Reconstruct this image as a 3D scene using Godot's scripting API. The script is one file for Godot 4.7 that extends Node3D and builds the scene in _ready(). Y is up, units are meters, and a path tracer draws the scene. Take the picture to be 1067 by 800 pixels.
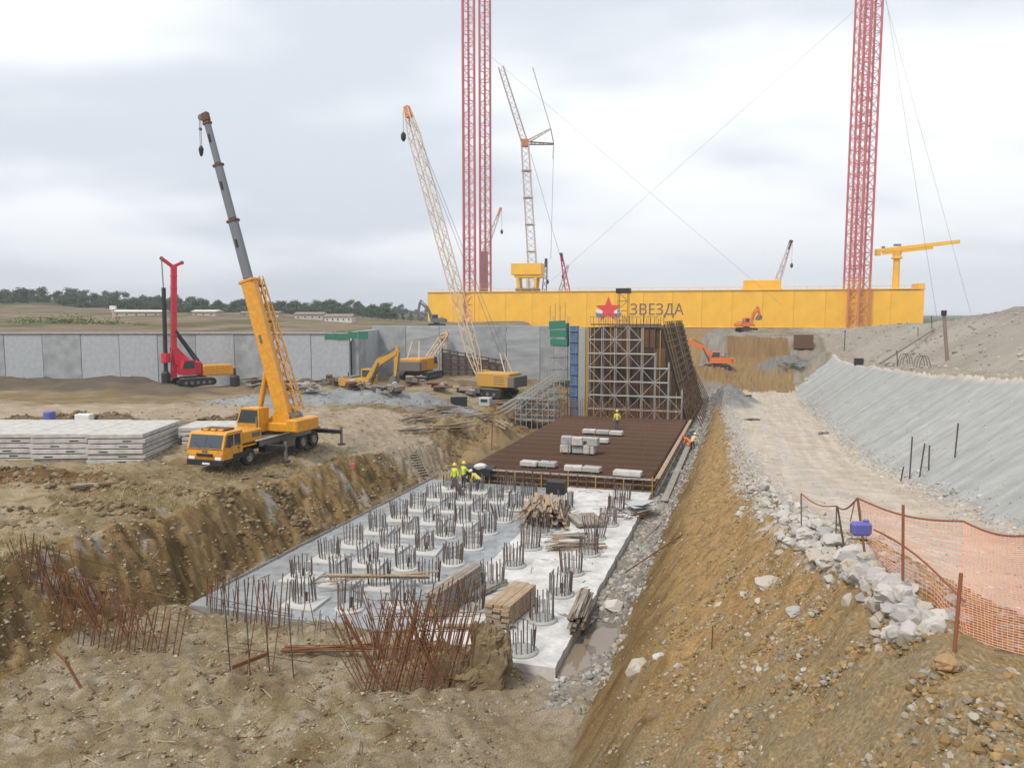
extends Node3D
# A dry dock under construction: camera and light first, then the ground, the big structures, the machines, the small things.
const TH := 0.3002            # the dock's axis is turned this far to the right of north
const CAM := Vector3(0, 12, 0)
const PITCH := 0.0897
var DB := Basis(Vector3.UP, -TH)
var rng := RandomNumberGenerator.new()
var n_a := FastNoiseLite.new()
var n_b := FastNoiseLite.new()
var n_c := FastNoiseLite.new()
var n_d := FastNoiseLite.new()
var T := {}
var M := {}
var names := {}
var cache := {}
var bumps := []

# ---------- small helpers ----------
class MB:
	var v := PackedVector3Array()
	var n := PackedVector3Array()
	var c := PackedColorArray()
	var col := Color.WHITE
	func tri(a: Vector3, b: Vector3, d: Vector3, out: Vector3) -> void:
		var cr := (b - a).cross(d - a)
		if cr.length_squared() < 1e-16: return
		cr = cr.normalized()
		if cr.dot(out) > 0.0:
			v.append_array([a, d, b])
		else:
			cr = -cr
			v.append_array([a, b, d])
		n.append_array([cr, cr, cr]); c.append_array([col, col, col])
	func quad(a: Vector3, b: Vector3, d: Vector3, e: Vector3, out: Vector3) -> void:
		tri(a, b, d, out); tri(a, d, e, out)
	func smooth(a: Vector3, b: Vector3, d: Vector3, na: Vector3, nb: Vector3, nd: Vector3) -> void:
		var cr := (b - a).cross(d - a)
		if cr.dot(na + nb + nd) > 0.0:
			v.append_array([a, d, b]); n.append_array([na, nd, nb])
		else:
			v.append_array([a, b, d]); n.append_array([na, nb, nd])
		c.append_array([col, col, col])
	func box(t: Transform3D, s: Vector3) -> void:
		for ax in 3:
			for sg in [-1.0, 1.0]:
				var q := []
				for k in [[-1, -1], [1, -1], [1, 1], [-1, 1]]:
					var p := Vector3.ZERO
					p[ax] = sg * s[ax] / 2.0
					p[(ax + 1) % 3] = k[0] * s[(ax + 1) % 3] / 2.0
					p[(ax + 2) % 3] = k[1] * s[(ax + 2) % 3] / 2.0
					q.append(t * p)
				var o := Vector3.ZERO; o[ax] = sg
				quad(q[0], q[1], q[2], q[3], t.basis * o)
	func tube(a: Vector3, b: Vector3, r: float, sides := 5) -> void:
		var d := (b - a).normalized()
		var p := d.cross(Vector3.UP if absf(d.y) < 0.9 else Vector3.RIGHT).normalized()
		var q := d.cross(p)
		for i in sides:
			var n0 := p * cos(TAU * i / sides) + q * sin(TAU * i / sides)
			var n1 := p * cos(TAU * (i + 1) / sides) + q * sin(TAU * (i + 1) / sides)
			smooth(a + n0 * r, b + n0 * r, b + n1 * r, n0, n0, n1)
			smooth(a + n0 * r, b + n1 * r, a + n1 * r, n0, n1, n1)
	func done() -> ArrayMesh:
		var m := ArrayMesh.new()
		var a := []
		a.resize(Mesh.ARRAY_MAX)
		a[Mesh.ARRAY_VERTEX] = v; a[Mesh.ARRAY_NORMAL] = n; a[Mesh.ARRAY_COLOR] = c
		m.add_surface_from_arrays(Mesh.PRIMITIVE_TRIANGLES, a)
		return m

func cbox(s: Vector3, b := 0.03) -> ArrayMesh:              # a box with chamfered edges
	var key := [s, b]
	if cache.has(key): return cache[key]
	var mb := MB.new()
	var h := s / 2.0
	b = minf(b, minf(h.x, minf(h.y, h.z)) * 0.45)
	var vert := func(sg: Vector3, ax: int) -> Vector3:
		var p := sg * (h - Vector3(b, b, b))
		p[ax] = sg[ax] * h[ax]
		return p
	for ax in 3:
		var o1 := (ax + 1) % 3
		var o2 := (ax + 2) % 3
		for sg in [-1.0, 1.0]:
			var q := []
			for k in [[-1, -1], [1, -1], [1, 1], [-1, 1]]:
				var s3 := Vector3.ZERO
				s3[ax] = sg; s3[o1] = k[0]; s3[o2] = k[1]
				q.append(vert.call(s3, ax))
			var out := Vector3.ZERO; out[ax] = sg
			mb.quad(q[0], q[1], q[2], q[3], out)
		for k in [[-1, -1], [1, -1], [1, 1], [-1, 1]]:          # the edges that run along ax
			var s0 := Vector3.ZERO
			s0[ax] = -1; s0[o1] = k[0]; s0[o2] = k[1]
			var s1 := s0; s1[ax] = 1
			var out := s0; out[ax] = 0
			mb.quad(vert.call(s0, o1), vert.call(s1, o1), vert.call(s1, o2), vert.call(s0, o2), out)
	for i in 8:
		var sg := Vector3(1 if i & 1 else -1, 1 if i & 2 else -1, 1 if i & 4 else -1)
		mb.tri(vert.call(sg, 0), vert.call(sg, 1), vert.call(sg, 2), sg)
	cache[key] = mb.done()
	return cache[key]

func prism(pts: Array, depth: float) -> ArrayMesh:           # an outline in local (x = -z forward, y), pushed out along x
	var mb := MB.new()
	var poly := PackedVector2Array(pts)
	if Geometry2D.is_polygon_clockwise(poly): poly.reverse()
	var idx := Geometry2D.triangulate_polygon(poly)
	var h := depth / 2.0
	for i in range(0, idx.size(), 3):
		for s in [-h, h]:
			var q := []
			for k in 3: q.append(Vector3(s, poly[idx[i + k]].y, -poly[idx[i + k]].x))
			mb.tri(q[0], q[1], q[2], Vector3(s, 0, 0))
	for i in poly.size():
		var a := poly[i]
		var b := poly[(i + 1) % poly.size()]
		var e := (b - a).normalized()
		mb.quad(Vector3(-h, a.y, -a.x), Vector3(h, a.y, -a.x), Vector3(h, b.y, -b.x), Vector3(-h, b.y, -b.x), Vector3(0, -e.x, -e.y))
	return mb.done()

func lathe(prof: Array, sides := 20) -> ArrayMesh:          # [radius, y] pairs, turned about y
	var mb := MB.new()
	for i in prof.size() - 1:
		var r0: float = prof[i][0]
		var y0: float = prof[i][1]
		var r1: float = prof[i + 1][0]
		var y1: float = prof[i + 1][1]
		var nn := Vector2(y1 - y0, r0 - r1).normalized()
		for k in sides:
			var c0 := Vector3(cos(TAU * k / sides), 0, sin(TAU * k / sides))
			var c1 := Vector3(cos(TAU * (k + 1) / sides), 0, sin(TAU * (k + 1) / sides))
			var a := c0 * r0 + Vector3.UP * y0
			var b := c1 * r0 + Vector3.UP * y0
			var c := c1 * r1 + Vector3.UP * y1
			var d := c0 * r1 + Vector3.UP * y1
			var na := c0 * nn.x + Vector3.UP * nn.y
			var nb := c1 * nn.x + Vector3.UP * nn.y
			if r0 > 1e-5: mb.smooth(a, b, c, na, nb, nb)
			if r1 > 1e-5: mb.smooth(a, c, d, na, nb, na)
	return mb.done()

func numbered(called: String) -> String:
	if not names.has(called):
		names[called] = 0
		return called
	names[called] += 1
	return "%s_%03d" % [called, names[called]]

func tag(o: Node3D, label: String, category: String, group := "") -> Node3D:
	o.set_meta("label", label); o.set_meta("category", category)
	if group: o.set_meta("group", group)
	return o

func thing(called: String, label: String, category: String, at := Vector3.ZERO, turn := Basis.IDENTITY, group := "") -> Node3D:
	var o := Node3D.new()
	o.name = numbered(called)
	o.transform = Transform3D(turn, at)
	add_child(o)
	return tag(o, label, category, group)

func part(parent: Node3D, called: String, mesh: Mesh, m: Material, at := Vector3.ZERO, turn := Basis.IDENTITY) -> MeshInstance3D:
	var o := MeshInstance3D.new()
	o.name = called if parent != self else numbered(called)
	o.mesh = mesh
	o.material_override = m
	o.transform = Transform3D(turn, at)
	parent.add_child(o, true)
	return o

func bx(parent: Node3D, called: String, s: Vector3, at: Vector3, m: Material, turn := Basis.IDENTITY, bev := 0.03) -> MeshInstance3D:
	return part(parent, called, cbox(s, bev), m, at, turn)

func along(a: Vector3, b: Vector3) -> Basis:                 # y runs from a to b
	var y := (b - a).normalized()
	var x := y.cross(Vector3.FORWARD if absf(y.z) < 0.9 else Vector3.RIGHT).normalized()
	return Basis(x, y, x.cross(y))

func bar(parent: Node3D, called: String, a: Vector3, b: Vector3, r: float, m: Material) -> MeshInstance3D:
	if not cache.has("rod"):
		var c := CylinderMesh.new()
		c.top_radius = 1.0; c.bottom_radius = 1.0; c.height = 1.0; c.radial_segments = 7; c.rings = 0
		cache["rod"] = c
	var t := along(a, b)
	return part(parent, called, cache["rod"], m, (a + b) / 2.0, Basis(t.x * r, t.y * (b - a).length(), t.z * r))

func beam(parent: Node3D, called: String, a: Vector3, b: Vector3, w: float, h: float, m: Material, bev := 0.02) -> MeshInstance3D:
	var d := b - a                                            # a box whose z runs from b to a, w wide, h high
	var up := Vector3.UP if absf(d.normalized().y) < 0.95 else Vector3.FORWARD
	return part(parent, called, cbox(Vector3(w, h, snappedf(d.length(), 0.001)), bev), m, (a + b) / 2.0, Basis.looking_at(d, up))

func cyl(r: float, h: float, sides := 16) -> Mesh:
	var key := ["cyl", r, h, sides]
	if not cache.has(key):
		var b := minf(0.03, r * 0.2)
		cache[key] = lathe([[0, -h / 2], [r - b, -h / 2], [r, -h / 2 + b], [r, h / 2 - b], [r - b, h / 2], [0, h / 2]], sides)
	return cache[key]

func lin(r: float, g: float, b: float) -> Color:
	return Color(r, g, b).linear_to_srgb()

func noise_tex(freq: float, oct: int, lo: float, hi: float, sd: int, size := 512, kind := FastNoiseLite.TYPE_SIMPLEX_SMOOTH, stretch := 1) -> NoiseTexture2D:
	var f := FastNoiseLite.new()
	f.noise_type = kind; f.frequency = freq; f.fractal_octaves = oct; f.seed = sd
	var g := Gradient.new()
	g.set_color(0, Color(lo, lo, lo)); g.set_color(1, Color(hi, hi, hi))
	var t := NoiseTexture2D.new()
	t.width = size; t.height = size / stretch; t.seamless = true; t.noise = f; t.color_ramp = g
	return t

func streak_tex(sd: int, lo: float, hi: float) -> ImageTexture:   # grain that runs along v
	var im := Image.create(256, 256, false, Image.FORMAT_RGB8)
	var f := FastNoiseLite.new()
	f.seed = sd; f.frequency = 0.03; f.fractal_octaves = 4
	for y in 256:
		for x in 256:
			var a := TAU * x / 256.0
			var k := f.get_noise_3d(cos(a) * 90.0, sin(a) * 90.0, 12.0 * sin(TAU * y / 256.0)) * 0.9 + 0.5
			k = lerpf(lo, hi, clampf(k, 0, 1))
			im.set_pixel(x, y, Color(k, k, k))
	return ImageTexture.create_from_image(im)

func mat(called: String, c: Color, rough: float, tex = null, scale := Vector3.ONE, metal := 0.0, bump := 0.0, world := false) -> StandardMaterial3D:
	var m := StandardMaterial3D.new()
	m.resource_name = called
	m.albedo_color = c; m.roughness = rough; m.metallic = metal
	if tex:
		m.albedo_texture = tex
		m.uv1_triplanar = true; m.uv1_world_triplanar = world; m.uv1_scale = scale
		if bump > 0.0:
			m.heightmap_enabled = true; m.heightmap_texture = tex; m.heightmap_scale = bump
	M[called] = m
	return m

func coarse(m: StandardMaterial3D, tex: Texture2D, scale: Vector3) -> void:   # a second, larger pattern over the first
	m.detail_enabled = true; m.detail_albedo = tex; m.detail_blend_mode = BaseMaterial3D.BLEND_MODE_MUL
	m.detail_uv_layer = BaseMaterial3D.DETAIL_UV_2
	m.uv2_triplanar = true; m.uv2_world_triplanar = m.uv1_world_triplanar; m.uv2_scale = scale

func W(u: float, v: float, y: float) -> Vector3:             # along the dock, across it, up
	return DB * Vector3(v, y, -u)

func UV(x: float, z: float) -> Vector2:
	return Vector2(sin(TH) * x - cos(TH) * z, cos(TH) * x + sin(TH) * z)

func ray(px: float, py: float) -> Vector3:
	var a := (px - 533.5) / 800.0
	var b := (400.0 - py) / 800.0
	return Vector3(a, -sin(PITCH) + b * cos(PITCH), -cos(PITCH) - b * sin(PITCH))

func at_depth(px: float, py: float, d: float) -> Vector3:
	var r := ray(px, py)
	return CAM + r * (d / -r.z)

func at_level(px: float, py: float, y: float) -> Vector3:
	var r := ray(px, py)
	return CAM + r * ((y - CAM.y) / r.y)

func on_ground(px: float, py: float) -> Vector3:
	var r := ray(px, py)
	var t := 3.0
	while t < 400.0:
		var p := CAM + r * t
		var q := UV(p.x, p.z)
		if p.y < height(q.x, q.y):
			var lo := t * 0.985
			var hi := t
			for k in 12:
				var mid := (lo + hi) / 2.0
				p = CAM + r * mid
				q = UV(p.x, p.z)
				if p.y < height(q.x, q.y): hi = mid
				else: lo = mid
			break
		t *= 1.012
	var p := CAM + r * t
	return stand(p.x, p.z)

func stand(x: float, z: float) -> Vector3:
	var q := UV(x, z)
	return Vector3(x, height(q.x, q.y), z)

func ramp(x: float, keys: Array) -> float:
	if x <= keys[0][0]: return keys[0][1]
	for i in keys.size() - 1:
		if x < keys[i + 1][0]:
			return lerpf(keys[i][1], keys[i + 1][1], (x - keys[i][0]) / (keys[i + 1][0] - keys[i][0]))
	return keys[-1][1]

# ---------- the shape of the ground ----------
const ROAD := [[-30.0, 9.4], [0.0, 9.0], [8.0, 8.55], [11.0, 8.2], [15.7, 7.3], [26.0, 5.8], [37.0, 4.5], [50.0, 3.3], [66.0, 2.4], [100.0, 0.9], [126.0, 0.0], [135.0, 0.6], [150.0, 3.0], [151.0, 3.4], [157.0, 7.6], [172.0, 7.9]]
const TOE := -4.3
func road_h(u: float) -> float: return ramp(u, ROAD)
func brink(u: float) -> float: return ramp(u, [[10.0, 1.8], [16.0, 1.7], [24.0, 0.9], [36.0, 0.0], [70.0, -1.4], [120.0, -4.0]])
func left_top(u: float) -> float: return ramp(u, [[12.0, 3.3], [34.0, 2.9], [54.0, 2.1], [75.0, 1.5], [95.0, 2.4]])

func height(u: float, v: float) -> float:
	var x := u * sin(TH) + v * cos(TH)
	var z := -(u * cos(TH) - v * sin(TH))
	var big := n_a.get_noise_2d(x, z)
	var mid := n_b.get_noise_2d(x, z)
	var fine := n_c.get_noise_2d(x, z)
	var rough := 0.05
	var y := 0.0
	var wob := mid * 0.45 + big * 0.5
	if v > -9.0:
		var hr := road_h(u)
		var vb := brink(u)
		var hs := hr if u < 126.0 else minf(3.0, (u - 126.0) * 0.03)
		var toe := TOE + mid * 0.35
		if v < toe:
			y = -0.28 + smoothstep(-2.0, 0.0, v - toe) * 0.25
			var over := smoothstep(26.4 + wob + 0.05 * (v + 14.0), 24.2 + wob, u) * smoothstep(-6.2, -9.0, v + wob * 0.5)
			y = lerpf(y, 0.35 + big * 0.35, over)
			rough = 0.1
		elif v < vb:
			var vm := lerpf(toe, vb, 0.52) + wob * 0.5
			var hm := hr * lerpf(0.66, 0.8, smoothstep(20.0, 45.0, u))
			if v < vm: y = lerpf(-0.05, hm, smoothstep(-0.25, 1.05, (v - toe) / (vm - toe)))
			else: y = lerpf(hm, hr + 0.15, (v - vm) / (vb - vm))
			rough = 0.2
		elif v < 7.2:
			y = hr + 0.2 * exp(-pow((v - vb) / 0.8, 2.0)) + 0.12 * exp(-pow((v - 7.0) / 0.7, 2.0)) - 0.08 * smoothstep(vb, vb + 2.0, v)
			y -= 0.06 * (exp(-pow((v - vb - 2.3) / 0.35, 2.0)) + exp(-pow((v - vb - 4.2) / 0.35, 2.0)))
			rough = 0.035 if u < 126 else 0.2
		elif v < 13.6:
			y = maxf(hs + (v - 7.2) * 0.78, hr)
			y += n_d.get_noise_2d(u * 0.9, v * 0.1) * 0.05
			rough = 0.02
		else:
			var hp := ramp(u, [[0.0, 15.0], [95.0, 13.6], [130.0, 11.0], [190.0, 9.0], [230.0, 8.0]])
			y = hs + 5.0 + maxf(0.0, v - 16.3) * 0.52 + 0.3 * exp(-pow((v - 15.9) / 0.6, 2.0))
			y = maxf(minf(y, hp + mid * 0.2), hr if u > 150.0 else -9.0)
			rough = 0.14
		if u > 116.0 and v < 7.2:
			y = lerpf(y, hr, smoothstep(116.0, 130.0, u))
		if u > 126.0 and v < 13.6: rough = 0.3
	elif v > -22.4 + wob * 0.3:
		y = -0.3
		var over := smoothstep(26.4 + wob + 0.05 * (v + 14.0), 24.2 + wob, u) * smoothstep(-6.2, -9.0, v + wob * 0.5)
		y = lerpf(y, 0.35 + big * 0.35, over)
		rough = 0.08 + 0.07 * over
		if u > 126.0:
			var ru := road_h(u)
			y = lerpf(y, ru, smoothstep(-22.0, -18.0, v))
	else:
		var lt := left_top(u)
		var vt := -22.4 + wob * 0.3
		var w := 2.3 + 0.8 * big + 0.5 * mid + smoothstep(26.0, 14.0, u) * 1.2 + smoothstep(58.0, 72.0, u) * 3.0
		var f := (vt - v) / w
		if f < 1.0:
			var gully := clampf(0.12 + n_b.get_noise_2d(x * 0.7 + 20.0, z * 0.7) * 0.5, 0.0, 0.5)
			y = lerpf(-0.3 + 0.6 * smoothstep(26.0, 22.0, u), lt, lerpf(smoothstep(-0.1 + gully, 1.1, f), clampf(f, 0.0, 1.0), 0.35))
			y += fine * 0.22 * sin(PI * clampf(f, 0.0, 1.0)) + absf(n_d.get_noise_2d(x * 2.0, z * 2.0)) * 0.35 * sin(PI * clampf(f, 0.0, 1.0))
			rough = 0.26
		else:
			y = lerpf(lt, 3.2, smoothstep(0.0, 7.0, (f - 1.0) * w)) + smoothstep(30.0, 10.0, u) * 0.3
			y += maxf(0.0, n_b.get_noise_2d(x * 0.55 + 70.0, z * 0.55)) * 0.55 * smoothstep(58.0, 40.0, u) * smoothstep(0.0, 2.0, (f - 1.0) * w)
			rough = 0.14
	for b in bumps:                                           # heaps of earth and hollows
		var dx: float = (x - b[0]) / b[2]
		var dz: float = (-z - b[1]) / b[3]
		var q := dx * dx + dz * dz
		if q < 4.0:
			y += b[4] * exp(-pow(q, b[5]) * 1.6) * (1.0 + 0.3 * mid)
			rough += (0.3 if b[5] > 2.0 else 0.08) * exp(-q)
	return y + mid * rough * 1.5 + fine * rough * 0.8 + big * rough * 1.5

func near_relief(x: float, z: float) -> float:
	return n_d.get_noise_2d(x * 3.0, z * 3.0) * 0.08 + absf(n_d.get_noise_2d(x * 9.0, z * 9.0)) * 0.07 + maxf(0.0, n_d.get_noise_2d(x * 1.4 + 30.0, z * 1.4)) * 0.16

func soil(u: float, v: float, x: float, z: float) -> Array:   # [zone, colour, share of fine relief]
	var big := n_a.get_noise_2d(x + 500.0, z)
	var mid := n_b.get_noise_2d(x + 300.0, z)
	var fine := n_c.get_noise_2d(x, z + 200.0)
	var k := clampf(0.5 + mid * 0.6 + fine * 0.5, 0.0, 1.0)
	var kb := clampf(0.5 + big * 0.9 + mid * 0.35, 0.0, 1.0)
	var speck := n_d.get_noise_2d(x * 7.0, z * 7.0)
	var tan := Color(0.53, 0.435, 0.295).lerp(Color(0.31, 0.235, 0.13), smoothstep(0.15, 0.85, kb + speck * 0.25))
	var brown := Color(0.185, 0.12, 0.055).lerp(Color(0.35, 0.235, 0.105), k)
	var ochre := Color(0.53, 0.345, 0.15).lerp(Color(0.38, 0.245, 0.11), k)
	var grey := Color(0.42, 0.405, 0.38).lerp(Color(0.24, 0.225, 0.2), k)
	tan = tan.lerp(Color(0.52, 0.44, 0.34), smoothstep(0.1, 0.5, speck) * 0.5).lerp(Color(0.22, 0.155, 0.09), smoothstep(-0.1, -0.5, speck) * 0.6)
	ochre = ochre.lerp(Color(0.53, 0.40, 0.22), smoothstep(0.1, 0.5, speck) * 0.6).lerp(Color(0.21, 0.135, 0.06), smoothstep(-0.1, -0.5, speck) * 0.6)
	var zone := 0
	var c := tan
	var relief := 1.0
	var wob := mid * 0.5 + fine * 0.4
	if v > -9.0:
		var vb := brink(u) + smoothstep(16.0, 10.0, u) * 1.5
		if v < TOE + wob * 0.8: c = grey.lerp(tan, 0.15 + 0.2 * kb + 0.6 * smoothstep(25.0, 22.5, u + wob * 2.0))
		elif v < vb - 0.5 + wob:
			c = ochre.lerp(brown, smoothstep(0.5, -1.2, v - lerpf(TOE, vb, 0.45) + wob * 1.5))
			c = c.lerp(Color(0.36, 0.305, 0.215), smoothstep(0.2, 0.55, big + fine * 0.6) * 0.6)
			c = c.lerp(Color(0.35, 0.27, 0.155), smoothstep(24.0, 12.0, u) * smoothstep(0.5, 0.8, kb + speck * 0.4) * 0.6)
		elif v < 7.2 + wob * 0.3:
			if u < 126.0 + wob * 6.0:
				zone = 1
				c = Color(0.72, 0.62, 0.505).lerp(Color(0.60, 0.50, 0.39), kb * 0.8)
				c = c.lerp(Color(0.75, 0.665, 0.565), clampf(0.3 + n_d.get_noise_2d(u * 0.12, v * 4.0) * 1.3, 0.0, 1.0))
				c = c.lerp(Color(0.66, 0.60, 0.53), 0.8 * exp(-pow((v - vb - 3.1 + wob * 0.3) / 0.5, 2.0)))
				c = c.lerp(Color(0.55, 0.52, 0.48), smoothstep(1.4, 0.2, v - vb + wob) * 0.7)
				relief = 0.12
			elif u < 151.0: c = ochre.lerp(brown, 0.4)
			elif u < 158.5: c = Color(0.36, 0.235, 0.11).lerp(Color(0.25, 0.155, 0.07), k)
			else: c = Color(0.46, 0.42, 0.36).lerp(tan, kb)
		elif v < 13.4 + wob * 0.4:
			if u > 130.0 + (v - 7.2) * 1.4 + wob * 5.0: c = grey.lerp(tan, 0.5)
			else:
				zone = 2
				var st := n_d.get_noise_2d(u * 0.8, v * 0.07) * 1.1 + n_d.get_noise_2d(u * 3.5, v * 0.15) * 0.35 + mid * 0.3
				c = Color(0.485, 0.49, 0.48).lerp(Color(0.405, 0.412, 0.405), clampf(0.45 + st, 0.0, 1.0))
				relief = 0.25
		else:
			zone = 3
			c = Color(0.54, 0.495, 0.43).lerp(Color(0.43, 0.39, 0.33), kb)
			c = c.lerp(grey, smoothstep(25.0, 31.0, v + wob * 2.0) * 0.85)
			if v < 17.0 + wob: c = c.lerp(brown, 0.35 * k)
	elif v > -22.6:
		c = tan.lerp(Color(0.275, 0.22, 0.13), 0.5 + 0.4 * kb)
		c = c.lerp(Color(0.25, 0.175, 0.095), smoothstep(0.12, 0.45, mid + 0.4 * fine) * 0.7).lerp(Color(0.56, 0.50, 0.40), smoothstep(0.2, 0.5, fine - 0.4 * mid) * 0.5)
		relief = 1.25
		if u > 54.0: c = brown.lerp(grey, 0.4 * kb)
		if u > 126.0: c = ochre.lerp(brown, 0.3)
	else:
		var f := -22.4 - v
		if f < 2.7 + wob * 1.2 + smoothstep(26.0, 14.0, u) + smoothstep(58.0, 72.0, u) * 3.0:
			c = brown.lerp(ochre, clampf(0.25 + big * 1.2 + smoothstep(44.0, 62.0, u) * 0.8, 0.0, 1.0))
			var vein := n_d.get_noise_2d(u * 1.5 + mid * 1.5, v * 0.8) * 0.7 + fine * 0.4
			c = c.lerp(Color(0.10, 0.066, 0.03), smoothstep(0.08, 0.4, vein) * 0.8).lerp(Color(0.50, 0.37, 0.20), smoothstep(-0.2, -0.5, vein) * 0.6)
			c = c.lerp(Color(0.46, 0.42, 0.35), smoothstep(0.32, 0.5, mid + 0.3 * fine + 0.3 * big))
			c = c.lerp(Color(0.17, 0.15, 0.075), smoothstep(0.2, 0.6, fine - 0.5 * big) * 0.6)
		else:
			c = tan
			c = c.lerp(Color(0.24, 0.185, 0.095), smoothstep(0.15, 0.5, mid + 0.5 * big) * 0.7)       # weeds and dark clods
			c = c.lerp(brown, smoothstep(0.25, 0.6, fine + 0.6 * mid) * 0.55)
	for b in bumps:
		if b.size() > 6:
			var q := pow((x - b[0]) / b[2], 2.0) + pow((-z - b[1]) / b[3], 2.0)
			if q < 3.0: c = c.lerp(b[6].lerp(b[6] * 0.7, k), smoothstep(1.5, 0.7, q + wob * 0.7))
	if zone == 0 or zone == 3: c = Color(c.r * 1.36, c.g * 1.36, c.b * 1.36)
	return [zone, c, relief]

func spaced(lo: float, a: float, b: float, hi: float, step: float, g: float) -> PackedFloat32Array:
	var r := PackedFloat32Array()
	var s := step
	var x := a
	while x > lo:
		s *= g
		x -= s
		r.append(x)
	r.reverse()
	x = a
	while x < b:
		r.append(x)
		x += step
	s = step
	while x < hi:
		r.append(x)
		s *= g
		x += s
	r.append(hi)
	return r

func build_ground() -> void:
	var us := spaced(-14.0, 5.0, 56.0, 240.0, 0.14, 1.028)
	var vs := spaced(-150.0, -27.0, 4.0, 130.0, 0.14, 1.03)
	var nu := us.size()
	var nv := vs.size()
	var P := PackedVector3Array()
	var C := PackedColorArray()
	var Z := PackedByteArray()
	P.resize(nu * nv); C.resize(nu * nv); Z.resize(nu * nv)
	for i in nu:
		for j in nv:
			var u := us[i]
			var v := vs[j]
			var p := W(u, v, 0)
			var s := soil(u, v, p.x, p.z)
			p.y = height(u, v)
			if p.z > -70.0: p.y += near_relief(p.x, p.z) * s[2]
			var back := -p.z - wall_depth(p.x)
			if p.x < 9.0 and back > -1.0: p.y = minf(p.y, 3.0)
			elif p.x < 30.0 and -p.z > lerpf(113.0, 172.0, smoothstep(9.0, 30.0, p.x)) + 1.0: p.y = minf(p.y, 7.0)
			P[i * nv + j] = p
			C[i * nv + j] = s[1]
			Z[i * nv + j] = s[0]
	var N := PackedVector3Array()
	N.resize(nu * nv)
	for i in nu:
		for j in nv:
			var a := P[mini(i + 1, nu - 1) * nv + j] - P[maxi(i - 1, 0) * nv + j]
			var b := P[i * nv + mini(j + 1, nv - 1)] - P[i * nv + maxi(j - 1, 0)]
			var n := b.cross(a)
			N[i * nv + j] = (n if n.y > 0 else -n).normalized()
	var kinds := [["ground", M.soil], ["road", M.road], ["concrete_slope", M.lining], ["hillside", M.soil]]
	for z in 4:
		var remap := PackedInt32Array()
		remap.resize(nu * nv); remap.fill(-1)
		var pv := PackedVector3Array()
		var pn := PackedVector3Array()
		var pc := PackedColorArray()
		var ix := PackedInt32Array()
		for i in nu - 1:
			for j in nv - 1:
				var q := i * nv + j
				if Z[q] != z: continue
				var four := [q, q + nv, q + nv + 1, q + 1]
				for w in four:
					if remap[w] < 0:
						remap[w] = pv.size()
						pv.append(P[w]); pn.append(N[w]); pc.append(C[w])
				ix.append_array([remap[four[0]], remap[four[1]], remap[four[2]], remap[four[0]], remap[four[2]], remap[four[3]]])
		var am := ArrayMesh.new()
		var arr := []
		arr.resize(Mesh.ARRAY_MAX)
		arr[Mesh.ARRAY_VERTEX] = pv; arr[Mesh.ARRAY_NORMAL] = pn; arr[Mesh.ARRAY_COLOR] = pc; arr[Mesh.ARRAY_INDEX] = ix
		am.add_surface_from_arrays(Mesh.PRIMITIVE_TRIANGLES, arr)
		part(self, kinds[z][0], am, kinds[z][1]).set_meta("kind", "structure")

func wall_depth(x: float) -> float:                         # how far off the old dock wall stands
	return 98.0 if x < -20.5 else 113.0

func upland_h(x: float, d: float) -> float:
	var y := 9.3 + 0.4 * n_b.get_noise_2d(x * 0.15, d * 0.15) + 1.0 * n_b.get_noise_2d(x * 0.03, d * 0.03)
	y += 3.5 * smoothstep(-40.0, -120.0, x - d * 0.05) * smoothstep(130.0, 230.0, d)
	y += 7.0 * smoothstep(-110.0, -260.0, x) * smoothstep(200.0, 420.0, d)
	if x > 5.0: y = lerpf(y, 7.55, smoothstep(-15.0, 10.0, x))
	y += 3.0 * smoothstep(600.0, 2000.0, d)
	return y

func build_upland() -> void:
	var st := SurfaceTool.new()
	st.begin(Mesh.PRIMITIVE_TRIANGLES)
	var steps := [0.0]
	var s := 1.2
	while steps[-1] < 2600.0:
		steps.append(steps[-1] + s)
		s *= 1.055
	var xs := spaced(-2200.0, -150.0, 60.0, 2200.0, 2.2, 1.07)
	var nx := xs.size()
	for i in steps.size():
		for j in nx:
			var x := xs[j]
			var d0 := wall_depth(x) + 0.6
			if x > 9.0: d0 = lerpf(d0, 172.0, smoothstep(9.0, 30.0, x))
			var d: float = d0 + steps[i]
			var xx: float = x * (1.0 + steps[i] / 900.0)
			var k := clampf(0.5 + n_b.get_noise_2d(xx * 0.3, d * 0.3) * 0.9, 0.0, 1.0)
			var g := smoothstep(0.05, 0.3, n_b.get_noise_2d(xx * 0.09 + 40.0, d * 0.09) + 0.12 * smoothstep(-60.0, -110.0, xx))
			var c := Color(0.42, 0.34, 0.25).lerp(Color(0.30, 0.22, 0.14), k)
			c = c.lerp(Color(0.15, 0.17, 0.06), g * (0.75 if x < 0.0 else 0.1))
			if d > 330.0: c = c.lerp(Color(0.11, 0.13, 0.06), 0.8)
			st.set_color(c)
			st.add_vertex(Vector3(xx, upland_h(xx, d) - (0.6 if x > 20.0 else 0.0), -d))
	for i in steps.size() - 1:
		for j in nx - 1:
			var q := i * nx + j
			for w in [q, q + nx, q + nx + 1, q, q + nx + 1, q + 1]: st.add_index(w)
	st.generate_normals()
	part(self, "terrain", st.commit(), M.far_soil).set_meta("kind", "structure")

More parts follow.
